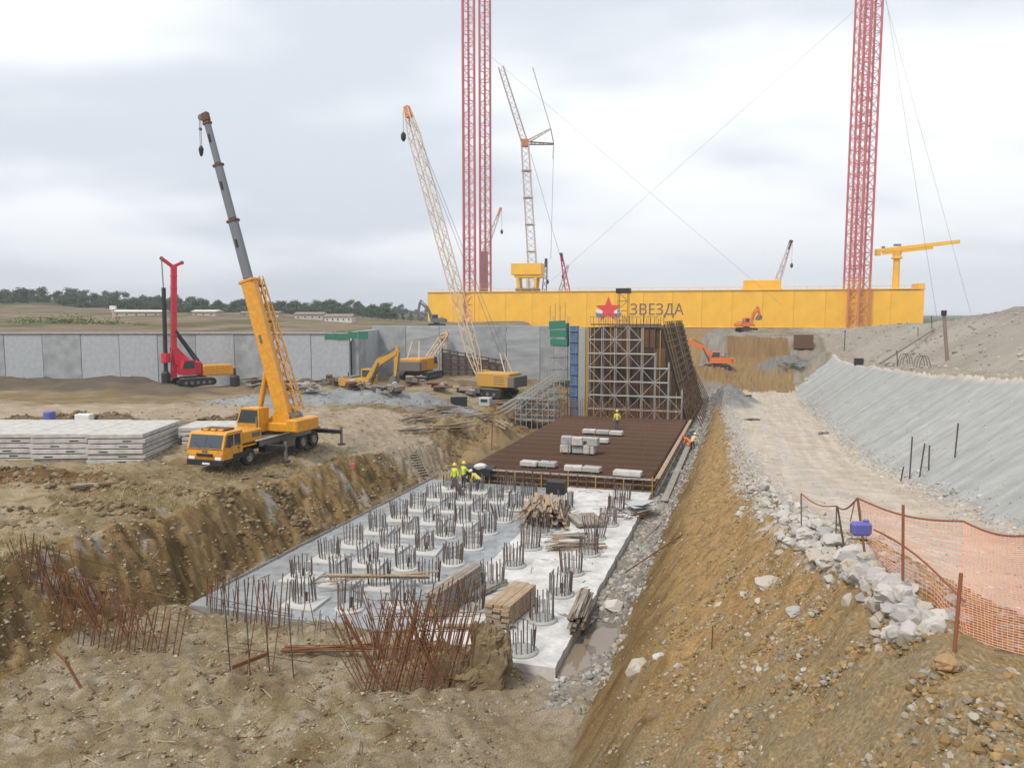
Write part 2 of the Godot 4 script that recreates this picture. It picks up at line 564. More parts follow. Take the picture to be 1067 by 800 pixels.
# ---------- camera, light, materials ----------
func _ready() -> void:
	rng.seed = 7
	for q in [[n_a, 0.045, 3], [n_b, 0.35, 3], [n_c, 1.6, 2], [n_d, 0.5, 2]]:
		q[0].frequency = q[1]; q[0].fractal_octaves = q[2]; q[0].seed = 11
	var cam := Camera3D.new()
	cam.name = "camera"
	cam.position = CAM
	cam.rotation.x = -PITCH
	cam.fov = 53.13
	cam.far = 6000.0
	add_child(cam)
	var env := Environment.new()
	env.background_mode = Environment.BG_SKY
	env.sky = Sky.new()
	env.sky.sky_material = make_sky()
	env.tonemap_mode = Environment.TONE_MAPPER_LINEAR
	env.tonemap_exposure = 1.9
	env.sdfgi_enabled = true; env.ssao_enabled = true; env.ssil_enabled = true
	env.fog_enabled = true
	env.fog_density = 0.0004
	env.fog_light_color = Color(0.86, 0.89, 0.93)
	var we := WorldEnvironment.new()
	we.name = "sky"
	we.environment = env
	add_child(we)
	var sun := DirectionalLight3D.new()
	sun.name = "sun"
	sun.rotation_degrees = Vector3(-52, -38, 0)
	sun.light_energy = 0.5
	sun.light_angular_distance = 10.0
	sun.light_color = Color(1.0, 0.965, 0.91)
	sun.shadow_enabled = true
	add_child(sun)
	make_materials()
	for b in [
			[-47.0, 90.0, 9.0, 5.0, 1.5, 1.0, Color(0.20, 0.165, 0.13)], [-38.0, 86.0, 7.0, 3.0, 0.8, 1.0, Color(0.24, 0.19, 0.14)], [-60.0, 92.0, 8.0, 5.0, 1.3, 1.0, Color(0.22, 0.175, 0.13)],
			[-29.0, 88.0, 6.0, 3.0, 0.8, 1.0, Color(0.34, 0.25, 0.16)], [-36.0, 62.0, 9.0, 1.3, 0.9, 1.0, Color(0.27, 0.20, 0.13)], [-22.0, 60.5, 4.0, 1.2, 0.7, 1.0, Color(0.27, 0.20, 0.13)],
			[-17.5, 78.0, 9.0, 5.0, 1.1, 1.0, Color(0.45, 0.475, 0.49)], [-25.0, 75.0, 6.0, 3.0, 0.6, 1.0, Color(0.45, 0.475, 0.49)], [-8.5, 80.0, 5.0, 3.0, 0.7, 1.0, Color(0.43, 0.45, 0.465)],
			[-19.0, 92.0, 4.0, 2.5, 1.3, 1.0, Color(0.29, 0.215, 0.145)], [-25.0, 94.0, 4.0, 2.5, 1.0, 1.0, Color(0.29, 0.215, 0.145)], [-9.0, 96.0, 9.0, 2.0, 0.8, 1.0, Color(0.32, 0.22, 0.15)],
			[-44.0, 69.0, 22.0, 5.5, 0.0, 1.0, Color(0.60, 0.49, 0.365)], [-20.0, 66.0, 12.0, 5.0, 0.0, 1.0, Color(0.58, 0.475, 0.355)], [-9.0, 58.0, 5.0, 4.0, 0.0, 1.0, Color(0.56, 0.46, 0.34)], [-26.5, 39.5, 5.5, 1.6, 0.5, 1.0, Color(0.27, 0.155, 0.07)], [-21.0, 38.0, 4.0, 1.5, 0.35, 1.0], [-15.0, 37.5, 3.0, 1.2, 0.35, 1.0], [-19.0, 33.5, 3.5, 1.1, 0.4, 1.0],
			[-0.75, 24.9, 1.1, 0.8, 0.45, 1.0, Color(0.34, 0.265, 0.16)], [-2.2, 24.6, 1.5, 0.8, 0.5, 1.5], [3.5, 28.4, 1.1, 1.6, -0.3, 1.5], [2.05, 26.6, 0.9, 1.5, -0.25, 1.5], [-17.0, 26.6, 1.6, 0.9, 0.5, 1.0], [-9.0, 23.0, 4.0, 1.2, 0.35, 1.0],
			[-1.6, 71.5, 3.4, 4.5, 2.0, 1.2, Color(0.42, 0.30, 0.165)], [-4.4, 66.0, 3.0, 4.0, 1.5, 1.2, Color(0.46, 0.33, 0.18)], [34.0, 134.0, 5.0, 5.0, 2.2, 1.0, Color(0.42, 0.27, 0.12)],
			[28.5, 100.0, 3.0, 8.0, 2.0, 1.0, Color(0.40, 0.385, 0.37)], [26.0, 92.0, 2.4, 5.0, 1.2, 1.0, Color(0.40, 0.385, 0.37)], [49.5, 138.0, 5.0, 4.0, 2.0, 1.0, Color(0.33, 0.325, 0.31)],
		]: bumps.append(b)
	build_ground()
	build_upland()
	build_slabs()
	build_old_wall()
	build_scaffold()
	build_mat()
	build_girder()
	build_towers()
	build_far_cranes()
	build_machines()
	build_panels()
	build_piles()
	build_timber()
	build_rebar()
	build_fence()
	build_slope_things()
	build_distance()
	build_people()
	build_small()
	build_stones()

func make_sky() -> PanoramaSkyMaterial:
	var w := 1024
	var h := 512
	var im := Image.create(w, h, false, Image.FORMAT_RGBF)
	var f := FastNoiseLite.new()
	f.seed = 23; f.frequency = 0.55; f.fractal_octaves = 5; f.fractal_gain = 0.5
	var f2 := FastNoiseLite.new()
	f2.seed = 5; f2.frequency = 0.22; f2.fractal_octaves = 3
	for y in h:
		var el := PI * (0.5 - (y + 0.5) / h)
		for x in w:
			if el < -0.02:
				im.set_pixel(x, y, Color(0.42, 0.40, 0.37))
				continue
			var az := TAU * ((x + 0.5) / w - 0.5)
			var d := Vector3(sin(az) * cos(el), sin(el), -cos(az) * cos(el))
			var s := 1.0 / (maxf(d.y, 0.0) + 0.22)
			var p := Vector2(d.x * s, d.z * s)
			var k := f.get_noise_2d(p.x * 1.3, p.y * 2.1) * 1.1 + f2.get_noise_2d(p.x * 1.5 + 9.0, p.y * 1.5) * 1.2
			k = smoothstep(-0.6, 0.5, k + 0.15)
			var c := Color(0.405, 0.44, 0.485).lerp(Color(0.635, 0.645, 0.655), k)
			im.set_pixel(x, y, c)
	var m := PanoramaSkyMaterial.new()
	m.panorama = ImageTexture.create_from_image(im)
	return m

func make_materials() -> void:
	T.grain = noise_tex(0.06, 5, 0.72, 1.0, 1)
	T.soil = noise_tex(0.045, 5, 0.58, 1.0, 21, 1024)
	T.patch = noise_tex(0.012, 4, 0.84, 1.0, 2)
	T.clod = noise_tex(0.035, 4, 0.5, 1.0, 3, 512, FastNoiseLite.TYPE_CELLULAR)
	T.smooth = noise_tex(0.02, 4, 0.9, 1.0, 4)
	T.stain = noise_tex(0.009, 5, 0.80, 1.0, 6)
	T.wood = streak_tex(3, 0.5, 1.0)
	T.streak = streak_tex(8, 0.72, 1.0)
	T.rough = noise_tex(0.01, 3, 0.25, 0.9, 9)
	for a in [["soil", 0.33, 4.5], ["road", 0.5, 0.5], ["lining", 1.0, 0.6], ["far_soil", 0.1, 4.0]]:
		var m := mat(a[0], Color.WHITE, 0.95, T.soil if a[0].ends_with("soil") else T.grain, Vector3.ONE * a[1], 0.0, a[2], true)
		m.vertex_color_use_as_albedo = true
		m.albedo_color = Color(1.0, 1.0, 1.0)
		m.metallic_specular = 0.2
		coarse(m, T.grain if a[0] == "soil" else T.patch, Vector3.ONE * (1.3 if a[0] == "soil" else a[1] * 0.17))
	M.lining.albedo_texture = T.smooth
	var m: StandardMaterial3D
	m = mat("stone", Color.WHITE, 0.9, T.grain, Vector3.ONE * 3.0, 0.0, 1.5)
	m.vertex_color_use_as_albedo = true; m.metallic_specular = 0.25
	m = mat("clods", Color.WHITE, 0.95, T.grain, Vector3.ONE * 4.0)
	m.vertex_color_use_as_albedo = true; m.metallic_specular = 0.15
	m = mat("lump_soil", lin(0.40, 0.30, 0.17), 0.95, T.soil, Vector3.ONE * 0.4, 0.0, 5.0, true)
	coarse(m, T.stain, Vector3.ONE * 0.6)
	m = mat("blinding", lin(0.47, 0.505, 0.535), 0.5, T.stain, Vector3.ONE * 0.23, 0.0, 0.3, true)
	coarse(m, T.grain, Vector3.ONE * 0.9)
	m.roughness_texture = T.rough
	m = mat("pale_slab", lin(0.70, 0.69, 0.68), 0.75, T.smooth, Vector3.ONE * 0.4, 0.0, 0.4, true)
	coarse(m, T.stain, Vector3.ONE * 0.2)
	m = mat("pad", lin(0.64, 0.635, 0.62), 0.8, T.grain, Vector3.ONE * 1.1)
	m = mat("concrete", lin(0.45, 0.455, 0.45), 0.85, T.smooth, Vector3.ONE * 0.8, 0.0, 0.5)
	coarse(m, T.stain, Vector3.ONE * 0.25)
	m = mat("panel_concrete", lin(0.60, 0.585, 0.55), 0.85, T.smooth, Vector3.ONE * 0.9, 0.0, 0.5, true)
	coarse(m, T.stain, Vector3.ONE * 0.35)
	m = mat("wall_concrete", lin(0.42, 0.45, 0.485), 0.85, T.smooth, Vector3(0.16, 0.12, 0.16), 0.0, 0.3, true)
	coarse(m, T.smooth, Vector3.ONE * 0.6)
	m = mat("wall_concrete_mid", lin(0.39, 0.415, 0.44), 0.85, T.stain, Vector3(0.11, 0.1, 0.11), 0.0, 0.3, true)
	coarse(m, T.smooth, Vector3.ONE * 0.5)
	m = mat("wall_concrete_pale", lin(0.46, 0.485, 0.515), 0.85, T.stain, Vector3(0.04, 0.2, 0.04), 0.0, 0.3, true)
	coarse(m, T.smooth, Vector3.ONE * 0.6)
	m = mat("rust", lin(0.155, 0.075, 0.038), 0.85, T.grain, Vector3(0.4, 3.0, 0.4))
	m = mat("rust_bright", lin(0.25, 0.105, 0.04), 0.85, T.grain, Vector3(0.4, 3.0, 0.4))
	m = mat("rebar_dark", lin(0.115, 0.09, 0.08), 0.7, T.grain, Vector3(0.4, 3.0, 0.4))
	m = mat("rebar_grey", lin(0.25, 0.225, 0.21), 0.65, T.grain, Vector3(0.4, 3.0, 0.4))
	m = mat("wood_new", lin(0.55, 0.40, 0.25), 0.8, T.wood, Vector3(3.0, 3.0, 0.6), 0.0, 0.3)
	m = mat("wood_old", lin(0.40, 0.33, 0.26), 0.85, T.wood, Vector3(3.0, 3.0, 0.6), 0.0, 0.3)
	m = mat("wood_grey", lin(0.47, 0.43, 0.38), 0.85, T.wood, Vector3(3.0, 3.0, 0.6), 0.0, 0.3)
	m = mat("wood_dark", lin(0.20, 0.125, 0.07), 0.85, T.wood, Vector3(3.0, 3.0, 0.6), 0.0, 0.3)
	m = mat("form_brown", lin(0.115, 0.065, 0.032), 0.8, T.wood, Vector3(1.0, 1.0, 0.3))
	coarse(m, T.stain, Vector3.ONE * 0.3)
	m = mat("form_yellow", lin(0.50, 0.30, 0.04), 0.7, T.grain, Vector3.ONE * 0.6)
	m = mat("galvanised", lin(0.47, 0.47, 0.46), 0.5, T.grain, Vector3.ONE, 0.25)
	m = mat("steel_blue", lin(0.13, 0.24, 0.42), 0.55, T.streak, Vector3.ONE * 0.4)
	coarse(m, T.stain, Vector3.ONE * 0.3)
	m = mat("crane_yellow", lin(0.80, 0.36, 0.02), 0.42, T.smooth, Vector3.ONE * 0.7)
	coarse(m, T.patch, Vector3.ONE * 0.35)
	m.clearcoat_enabled = true; m.clearcoat = 0.25; m.clearcoat_roughness = 0.3
	m = mat("girder_yellow", lin(0.86, 0.47, 0.012), 0.5, T.smooth, Vector3.ONE * 0.012)
	m = mat("digger_yellow", lin(0.66, 0.36, 0.05), 0.55, T.grain, Vector3.ONE * 0.8)
	m = mat("digger_orange", lin(0.72, 0.18, 0.03), 0.5, T.smooth, Vector3.ONE * 0.8)
	m = mat("rig_red", lin(0.58, 0.02, 0.045), 0.45, T.smooth, Vector3.ONE * 0.6)
	m = mat("tower_red", lin(0.53, 0.10, 0.105), 0.55, T.smooth, Vector3.ONE * 0.3)
	m = mat("tower_orange", lin(0.62, 0.19, 0.07), 0.55, T.smooth, Vector3.ONE * 0.3)
	m = mat("boom_cream", lin(0.60, 0.47, 0.33), 0.6, T.smooth, Vector3.ONE * 0.5)
	m = mat("boom_white", lin(0.60, 0.54, 0.50), 0.6, T.smooth, Vector3.ONE * 0.5)
	m = mat("boom_grey", lin(0.145, 0.16, 0.18), 0.45, T.smooth, Vector3.ONE * 0.7)
	m = mat("black", lin(0.022, 0.022, 0.023), 0.6, T.grain, Vector3.ONE * 2.0)
	m = mat("rubber", lin(0.03, 0.029, 0.028), 0.9, T.grain, Vector3.ONE * 3.0)
	m = mat("dusty_steel", lin(0.19, 0.175, 0.155), 0.8, T.grain, Vector3.ONE * 1.5)
	m = mat("rim_grey", lin(0.34, 0.32, 0.29), 0.6, T.grain, Vector3.ONE * 3.0)
	m = mat("white_paint", lin(0.76, 0.76, 0.75), 0.5, T.smooth, Vector3.ONE)
	m = mat("lamp_glass", lin(0.75, 0.75, 0.72), 0.15)
	m = mat("window_dark", lin(0.045, 0.06, 0.07), 0.06)
	m = mat("windscreen", lin(0.05, 0.065, 0.08), 0.04)
	m = mat("net_green", lin(0.04, 0.23, 0.15), 0.8, T.grain, Vector3.ONE * 2.0)
	m = mat("net_orange", lin(0.72, 0.33, 0.21), 0.7)
	m = mat("rope_rust", lin(0.22, 0.08, 0.04), 0.8)
	m = mat("cable", lin(0.10, 0.10, 0.11), 0.7)
	m = mat("blue_plastic", lin(0.10, 0.10, 0.34), 0.4)
	m = mat("letter_grey", lin(0.075, 0.07, 0.075), 0.6)
	m = mat("star_red", lin(0.62, 0.025, 0.025), 0.5)
	m = mat("cloth_white", lin(0.72, 0.72, 0.72), 0.9, T.grain, Vector3.ONE * 2.0)
	m = mat("tarp_grey", lin(0.43, 0.44, 0.46), 0.6, T.smooth, Vector3.ONE)
	m = mat("roof_pale", lin(0.62, 0.60, 0.57), 0.8, T.smooth, Vector3.ONE * 0.2)
	m = mat("house_wall", lin(0.50, 0.45, 0.38), 0.85, T.smooth, Vector3.ONE * 0.2)
	m = mat("roof_brown", lin(0.26, 0.20, 0.165), 0.85, T.smooth, Vector3.ONE * 0.2)
	m = mat("bark", lin(0.09, 0.065, 0.045), 0.95)
	m = mat("leaves", Color.WHITE, 0.85)
	m.vertex_color_use_as_albedo = true
	m.backlight_enabled = true; m.backlight = lin(0.03, 0.045, 0.01)
	m = mat("muddy_water", lin(0.22, 0.175, 0.135), 0.03)
	m = mat("person", Color.WHITE, 0.85)
	m.vertex_color_use_as_albedo = true
	for h in [["helmet_orange", lin(0.75, 0.2, 0.02)], ["helmet_yellow", lin(0.75, 0.55, 0.03)], ["helmet_white", lin(0.75, 0.75, 0.75)]]: mat(h[0], h[1], 0.35)

# ---------- slabs, walls, formwork ----------
func rough_slab(u0: float, u1: float, v0: float, v1: float, y0: float, y1: float) -> ArrayMesh:   # an evenly cast sheet with slightly uneven edges
	var mb := MB.new()
	var n := 60
	var L := []
	var R := []
	for i in n + 1:
		var u := lerpf(u0, u1, float(i) / n)
		L.append(Vector2(u, v0 + n_c.get_noise_2d(u * 0.7, 3.0) * 0.08))
		R.append(Vector2(u, v1 + n_c.get_noise_2d(u * 0.7, 90.0) * 0.06))
	for i in n:
		var a := W(L[i].x, L[i].y, y1)
		var b := W(R[i].x, R[i].y, y1)
		var c := W(R[i + 1].x, R[i + 1].y, y1)
		var d := W(L[i + 1].x, L[i + 1].y, y1)
		var dn := Vector3(0, y0 - y1, 0)
		mb.quad(a, b, c, d, Vector3.UP)
		mb.quad(a, d, d + dn, a + dn, -DB.x)
		mb.quad(b, c, c + dn, b + dn, DB.x)
		if i == 0: mb.quad(a, b, b + dn, a + dn, DB.z)
		if i == n - 1: mb.quad(c, d, d + dn, c + dn, -DB.z)
	return mb.done()

func build_slabs() -> void:
	tag(part(self, "concrete_slab", rough_slab(25.6, 51.1, -22.0, -11.75, -0.45, 0.0), M.blinding), "low grey damp concrete slab full of pile heads beside the earth bank", "slab")
	tag(part(self, "concrete_slab", rough_slab(24.2, 51.1, -11.7, -6.0, -0.45, 0.16), M.pale_slab), "raised pale concrete slab that carries the timber stacks", "slab")
	var kerb := thing("edge_board", "long thin timber edging board along the grey slab beside the bank", "board", W(40, -22.05, 0.0), DB)
	for k in 5: bx(kerb, "board", Vector3(0.05, 0.16, 4.9), Vector3(rng.randf_range(-0.03, 0.03), 0.05, -10.0 + k * 5.0), M.wood_grey, Basis(Vector3.UP, rng.randf_range(-0.01, 0.01)), 0.01)
	for a in [[633, 668, 0.95, 1.5, "muddy puddle with pale sky in it at the foot of the bank"], [601, 688, 0.7, 1.6, "brown puddle against the corner of the pale slab"], [612, 645, 0.3, 1.1, "narrow strip of brown water along the pale slab edge"]]:
		var p := at_level(a[0], a[1], -0.18)
		var mb := MB.new()
		for i in 28:
			var q := []
			for e in [i, i + 1]:
				var t: float = TAU * (e % 28) / 28.0
				var r := 1.0 + 0.3 * n_b.get_noise_2d(cos(t) * 2.0 + p.x, sin(t) * 2.0 + p.z)
				q.append(DB * Vector3(cos(t) * a[2] * r, 0.0, sin(t) * a[3] * r))
			mb.tri(Vector3.ZERO, q[0], q[1], Vector3.UP)
		tag(part(self, "puddle", mb.done(), M.muddy_water, p), a[4], "puddle")

func wall_run(called: String, label: String, a: Vector3, b: Vector3, h: float, n: int, m: Material, skip := []) -> Node3D:
	var d := b - a
	var w := d.length() / n
	var t: Basis = Basis.looking_at(d.cross(Vector3.UP), Vector3.UP)           # local -z towards the far side, x along the wall
	var o := thing(called, label, "wall", (a + b) / 2.0, t)
	for i in n:
		var x := -d.length() / 2.0 + (i + 0.5) * w
		if (t.x).dot(d) < 0.0: x = -x
		bx(o, "wall_panel", Vector3(w - 0.04, h, 0.9), Vector3(x, h / 2.0 - 0.6, -0.45 + 0.03 * (i % 2)), m if (i * 7) % 5 > 1 else M.wall_concrete_mid, Basis.IDENTITY, 0.04)
	return o

func build_old_wall() -> void:
	var a := Vector3(-108.0, 2.8, -98.0)
	var b := Vector3(-20.6, 2.8, -98.0)
	var o := wall_run("dock_wall", "long finished grey concrete dock wall with dark vertical joints behind the red drilling rig", a, b, 7.4, 18, M.wall_concrete)
	for px in [143, 146, 150, 226, 230, 256, 272, 196]:
		var p := at_depth(px, 370, 97.9)
		var q := o.transform.affine_inverse() * Vector3(p.x, 2.8, -97.85)
		bx(o, "joint_strip", Vector3(0.32 if px != 256 else 0.7, 6.6, 0.14), Vector3(q.x, 3.2, q.z), M.black if px != 272 else M.net_green)
	bx(o, "coping", Vector3(87.4, 0.18, 1.1), Vector3(0, 6.9, -0.5), M.concrete)
	var c := Vector3(-20.4, 3.0, -113.0)
	var e := Vector3(9.0, 3.0, -113.0)
	var o2 := wall_run("dock_wall", "pale grey concrete dock wall with horizontal pour lines below the yellow girder", c, e, 8.0, 6, M.wall_concrete_pale)
	for y in [1.3, 3.4, 5.2, 6.6]: bx(o2, "pour_line", Vector3(29.3, 0.10, 0.06), Vector3(0, y, 0.06), M.wall_concrete_pale, Basis.IDENTITY, 0.02)
	wall_run("dock_wall", "short return of grey concrete wall joining the two dock walls", Vector3(-20.5, 2.9, -98.0), Vector3(-20.4, 2.9, -113.0), 7.6, 3, M.wall_concrete)
	var net := thing("safety_screen", "green netting screen hung on the top edge of the dock wall", "net", at_depth(362, 350, 97.0))
	for k in 4: bx(net, "net_sheet", Vector3(1.3, 0.8 + 0.2 * (k % 2), 0.04), Vector3(-2.2 + k * 1.4, 0.1, 0.0), M.net_green, Basis(Vector3.UP, 0.05 * (k - 1)), 0.01)
	for k in 5: bar(net, "post", Vector3(-2.9 + k * 1.4, -0.5, -0.05), Vector3(-2.9 + k * 1.4, 0.7, -0.05), 0.04, M.galvanised)
	# the brown rack of formwork against the pale wall
	var p0 := at_depth(461, 392, 110.0)
	var rack := thing("formwork_rack", "brown steel formwork rack standing against the pale dock wall", "formwork", p0)
	for k in 9:
		bar(rack, "post", Vector3(k * 1.1, -0.5, 0), Vector3(k * 1.1, 4.1 - k * 0.22, 0), 0.10, M.rust)
		if k < 8: bx(rack, "panel", Vector3(1.0, 3.3 - k * 0.22, 0.08), Vector3(k * 1.1 + 0.55, 1.75 - k * 0.11, -0.3), M.dusty_steel)
	for y in [0.6, 1.6, 2.4]: bar(rack, "rail", Vector3(-0.2, y, 0.12), Vector3(9.0, y - 0.1, 0.12), 0.07, M.rust)
	bar(rack, "rail", Vector3(-0.2, 3.9, 0.12), Vector3(9.0, 2.2, 0.12), 0.08, M.rust)

func build_scaffold() -> void:
	# the wall section in its formwork: v from -18 to -8, rising 11 m, its right face battered
	var o := thing("wall_formwork", "tall dark brown timber formwork block for the new dock wall with a battered side", "formwork", W(84, -12.5, 0), DB)
	var l := func(u: float, v: float, y: float) -> Vector3: return Vector3(v + 12.5, y, -(u - 84.0))
	var mb := MB.new()                                      # the cast core
	var sec := [Vector2(-17.0, -0.4), Vector2(-17.0, 10.6), Vector2(-9.2, 10.6), Vector2(-6.2, -0.4)]
	for i in 4:
		var p: Vector2 = sec[i]
		var q: Vector2 = sec[(i + 1) % 4]
		var nn := Vector3(-(q.y - p.y), q.x - p.x, 0)
		mb.quad(l.call(84, p.x, p.y), l.call(84, q.x, q.y), l.call(108, q.x, q.y), l.call(108, p.x, p.y), nn)
	mb.quad(l.call(84, -17, -0.4), l.call(84, -17, 10.6), l.call(84, -9.2, 10.6), l.call(84, -6.2, -0.4), Vector3(0, 0, 1))
	part(o, "core", mb.done(), M.form_brown)
	for i in 9:                                              # front shutter panels between soldiers
		for k in 5:
			var v := -16.4 + i * 1.2
			var y := 1.05 + k * 2.1
			if v > -9.7 + (10.6 - y - 1.0) * 0.27: continue
			bx(o, "shutter_panel", Vector3(1.12, 2.02, 0.09), l.call(83.9, v, y), M.form_brown if (i + k) % 3 else M.rust, Basis.IDENTITY, 0.02)
	for i in 18:
		var v := -17.0 + i * 0.6
		var top := minf(10.7, 10.7 - maxf(0.0, v + 9.3) / 0.27)
		if top > 1.0: beam(o, "soldier", l.call(83.78, v, -0.2), l.call(83.78, v, top), 0.1, 0.12, [M.wood_dark, M.form_yellow, M.form_brown][i % 3])
	for k in 34:                                             # the battered right side: soldiers and walers
		var u := 84.2 + k * 0.72
		beam(o, "side_soldier", l.call(u, -5.95, -0.2), l.call(u, -8.93, 10.7 + 0.3 * (k % 3)), 0.14, 0.24, [M.wood_dark, M.form_brown, M.form_yellow, M.form_brown, M.wood_dark][k % 5])
	for k in 15:
		var y := 0.5 + k * 0.72
		var v := -5.85 - y * 0.2727
		beam(o, "waler", l.call(83.9, v, y), l.call(108.2, v, y), 0.14, 0.16, [M.wood_dark, M.form_brown, M.rust][k % 3])
	for k in 11:
		var u := 84.6 + k * 2.2
		bar(o, "prop", l.call(u, -4.7, 0.0), l.call(u, -7.2, 5.0), 0.06, M.rust)
	for k in 30:                                             # rebar standing out of the top
		var v := -16.6 + (k % 10) * 0.78
		var u := 84.6 + (k / 10) * 3.0
		bar(o, "starter_bar", l.call(u, v, 10.4), l.call(u, v + rng.randf_range(-0.1, 0.1), 11.5 + rng.randf() * 0.7), 0.03, M.rust)
	bx(o, "top_platform", Vector3(7.4, 0.12, 3.0), l.call(85.0, -13.1, 10.95), M.rust)
	for k in 9: bar(o, "guard_post", l.call(83.6, -16.8 + k * 0.9, 10.9), l.call(83.6, -16.8 + k * 0.9, 11.9), 0.03, M.galvanised)
	bar(o, "guard_rail", l.call(83.6, -16.9, 11.8), l.call(83.6, -9.4, 11.8), 0.03, M.wood_old)
	# blue and grey steel edge shutters on the left
	var e := thing("steel_shutter", "tall blue and light grey steel shutter at the edge of the dark formwork", "formwork", W(83.4, -18.1, 0), DB)
	bx(e, "blue_face", Vector3(0.9, 11.0, 0.5), Vector3(-0.45, 5.3, 0), M.steel_blue)
	bx(e, "grey_face", Vector3(0.8, 10.6, 0.4), Vector3(0.45, 5.3, 0.1), M.galvanised)
	for k in 9:
		bx(e, "rib", Vector3(0.96, 0.12, 0.12), Vector3(-0.45, 0.6 + k * 1.2, 0.3), M.steel_blue)
	beam(e, "yellow_edge", Vector3(1.0, 0, 0.1), Vector3(1.0, 10.6, 0.1), 0.25, 0.25, M.form_yellow)
	bx(e, "foot_block", Vector3(1.6, 0.9, 0.9), Vector3(0.3, 0.3, 0.3), M.concrete)
	# the pale tube scaffold in front
	var s := thing("tube_scaffold", "pale steel tube scaffold with diagonal braces in front of the dark formwork", "scaffold", W(82.6, -16.6, 0), DB)
	var bw := 1.42
	var lh := 1.5
	for row in 2:
		var z := row * 1.0
		for i in 8:
			var top := 10.6 if i < 5 else (8.0 if i < 6 else 7.0 if i < 7 else 4.2)
			bar(s, "standard", Vector3(i * bw, -0.3, z), Vector3(i * bw, top, z), 0.05, M.galvanised)
			for k in 8:
				var y := 0.35 + k * lh
				if y > top + 0.2: continue
				var nt := 10.6 if i + 1 < 5 else (8.0 if i + 1 < 6 else 7.0 if i + 1 < 7 else 4.2)
				if i < 7 and y < nt + 0.2:
					bar(s, "ledger", Vector3(i * bw, y, z + 0.04), Vector3((i + 1) * bw, y, z + 0.04), 0.06 if row else 0.04, M.galvanised)
					if row == 1 and y + lh < nt + 0.3:
						var flip := (i + k) % 2 == 0
						bar(s, "brace", Vector3((i if flip else i + 1) * bw, y, z + 0.1), Vector3((i + 1 if flip else i) * bw, y + lh, z + 0.1), 0.035, M.galvanised)
				if row == 1: bar(s, "transom", Vector3(i * bw, y, 0), Vector3(i * bw, y, 1.0), 0.03, M.galvanised)
	for k in [1, 3, 5]:
		for i in 4: bx(s, "deck_board", Vector3(bw - 0.06, 0.05, 0.8), Vector3((i + 0.5) * bw, 0.42 + k * lh, 0.5), M.wood_old, Basis.IDENTITY, 0.01)
	# the narrow access tower with the green net on its top
	var g := thing("access_tower", "narrow scaffold access tower with a green netted platform on top", "scaffold", W(82.8, -21.2, 0), DB)
	for i in 2:
		for j in 2: bar(g, "standard", Vector3(i * 1.7, -0.3, -j * 1.4), Vector3(i * 1.7, 11.8, -j * 1.4), 0.05, M.galvanised)
	for k in 8:
		var y := 0.5 + k * 1.35
		for j in 2: bar(g, "ledger", Vector3(0, y, -j * 1.4), Vector3(1.7, y, -j * 1.4), 0.045, M.dusty_steel)
		bar(g, "brace", Vector3(0.0 if k % 2 else 1.7, y, 0.05), Vector3(1.7 if k % 2 else 0.0, y + 1.35, 0.05), 0.035, M.galvanised)
		bx(g, "landing", Vector3(1.2, 0.06, 1.2), Vector3(1.0, y, -0.7), M.wood_old, Basis.IDENTITY, 0.01)
	for k in 3: bx(g, "net_sheet", Vector3(1.9, 0.9 - 0.1 * k, 0.05), Vector3(0.85 + 0.1 * k, 10.9 - k * 0.95, 0.1 + 0.05 * k), M.net_green, Basis(Vector3.FORWARD, 0.06 * (k - 1)), 0.01)
	bx(g, "net_side", Vector3(0.05, 2.6, 1.5), Vector3(1.85, 9.8, -0.6), M.net_green, Basis.IDENTITY, 0.01)
	for k in 4: bar(g, "guard_post", Vector3(k * 0.57, 11.2, 0), Vector3(k * 0.57, 13.0 + 0.3 * (k % 2), 0), 0.03, M.dusty_steel)
	# low grey scaffold stairs to the left of it
	var st := thing("stair_scaffold", "grey stepped mass of tube scaffold with sloping handrails beside the access tower", "scaffold", W(79.4, -24.2, 0.2), DB)
	for i in 8:
		for j in 3:
			var top := 1.9 + i * 0.5
			bar(st, "standard", Vector3(i * 0.62, -0.8, -j * 1.3), Vector3(i * 0.62, top + 0.9, -j * 1.3), 0.045, M.galvanised)
			for k in int(top / 0.62):
				if i < 7: bar(st, "ledger", Vector3(i * 0.62, 0.4 + k * 0.62, -j * 1.3), Vector3(i * 0.62 + 0.62, 0.4 + k * 0.62, -j * 1.3), 0.035, M.galvanised if (i + k) % 3 else M.dusty_steel)
				if i < 7 and j == 0 and (i + k) % 2: bar(st, "brace", Vector3(i * 0.62, 0.4 + k * 0.62, 0.06), Vector3(i * 0.62 + 0.62, 1.02 + k * 0.62, 0.06), 0.03, M.galvanised)
	for j in 3:
		for k in 3: bar(st, "handrail", Vector3(-2.2, 0.5 + k * 0.5, -j * 1.3), Vector3(4.6, 4.9 + k * 0.4, -j * 1.3), 0.045, M.galvanised)
	for k in 14: bx(st, "tread", Vector3(0.34, 0.06, 1.2), Vector3(-0.8 + k * 0.38, 0.6 + k * 0.3, -0.65), M.dusty_steel, Basis.IDENTITY, 0.01)
	for k in 3: bx(st, "deck", Vector3(4.6, 0.07, 2.6), Vector3(2.2, 0.5 + k * 1.1, -1.3), M.wood_grey, Basis.IDENTITY, 0.01)

	# the dark stair tower whose head stands before the lettering on the girder
	var d := thing("stair_tower", "slim steel stair tower with a dark platform on its head behind the formwork", "scaffold", W(112, -18.5, 0.0), DB)
	for i in 2:
		for j in 2: bar(d, "standard", Vector3(i * 1.4, 0, -j * 1.4), Vector3(i * 1.4, 15.5, -j * 1.4), 0.06, M.form_yellow)
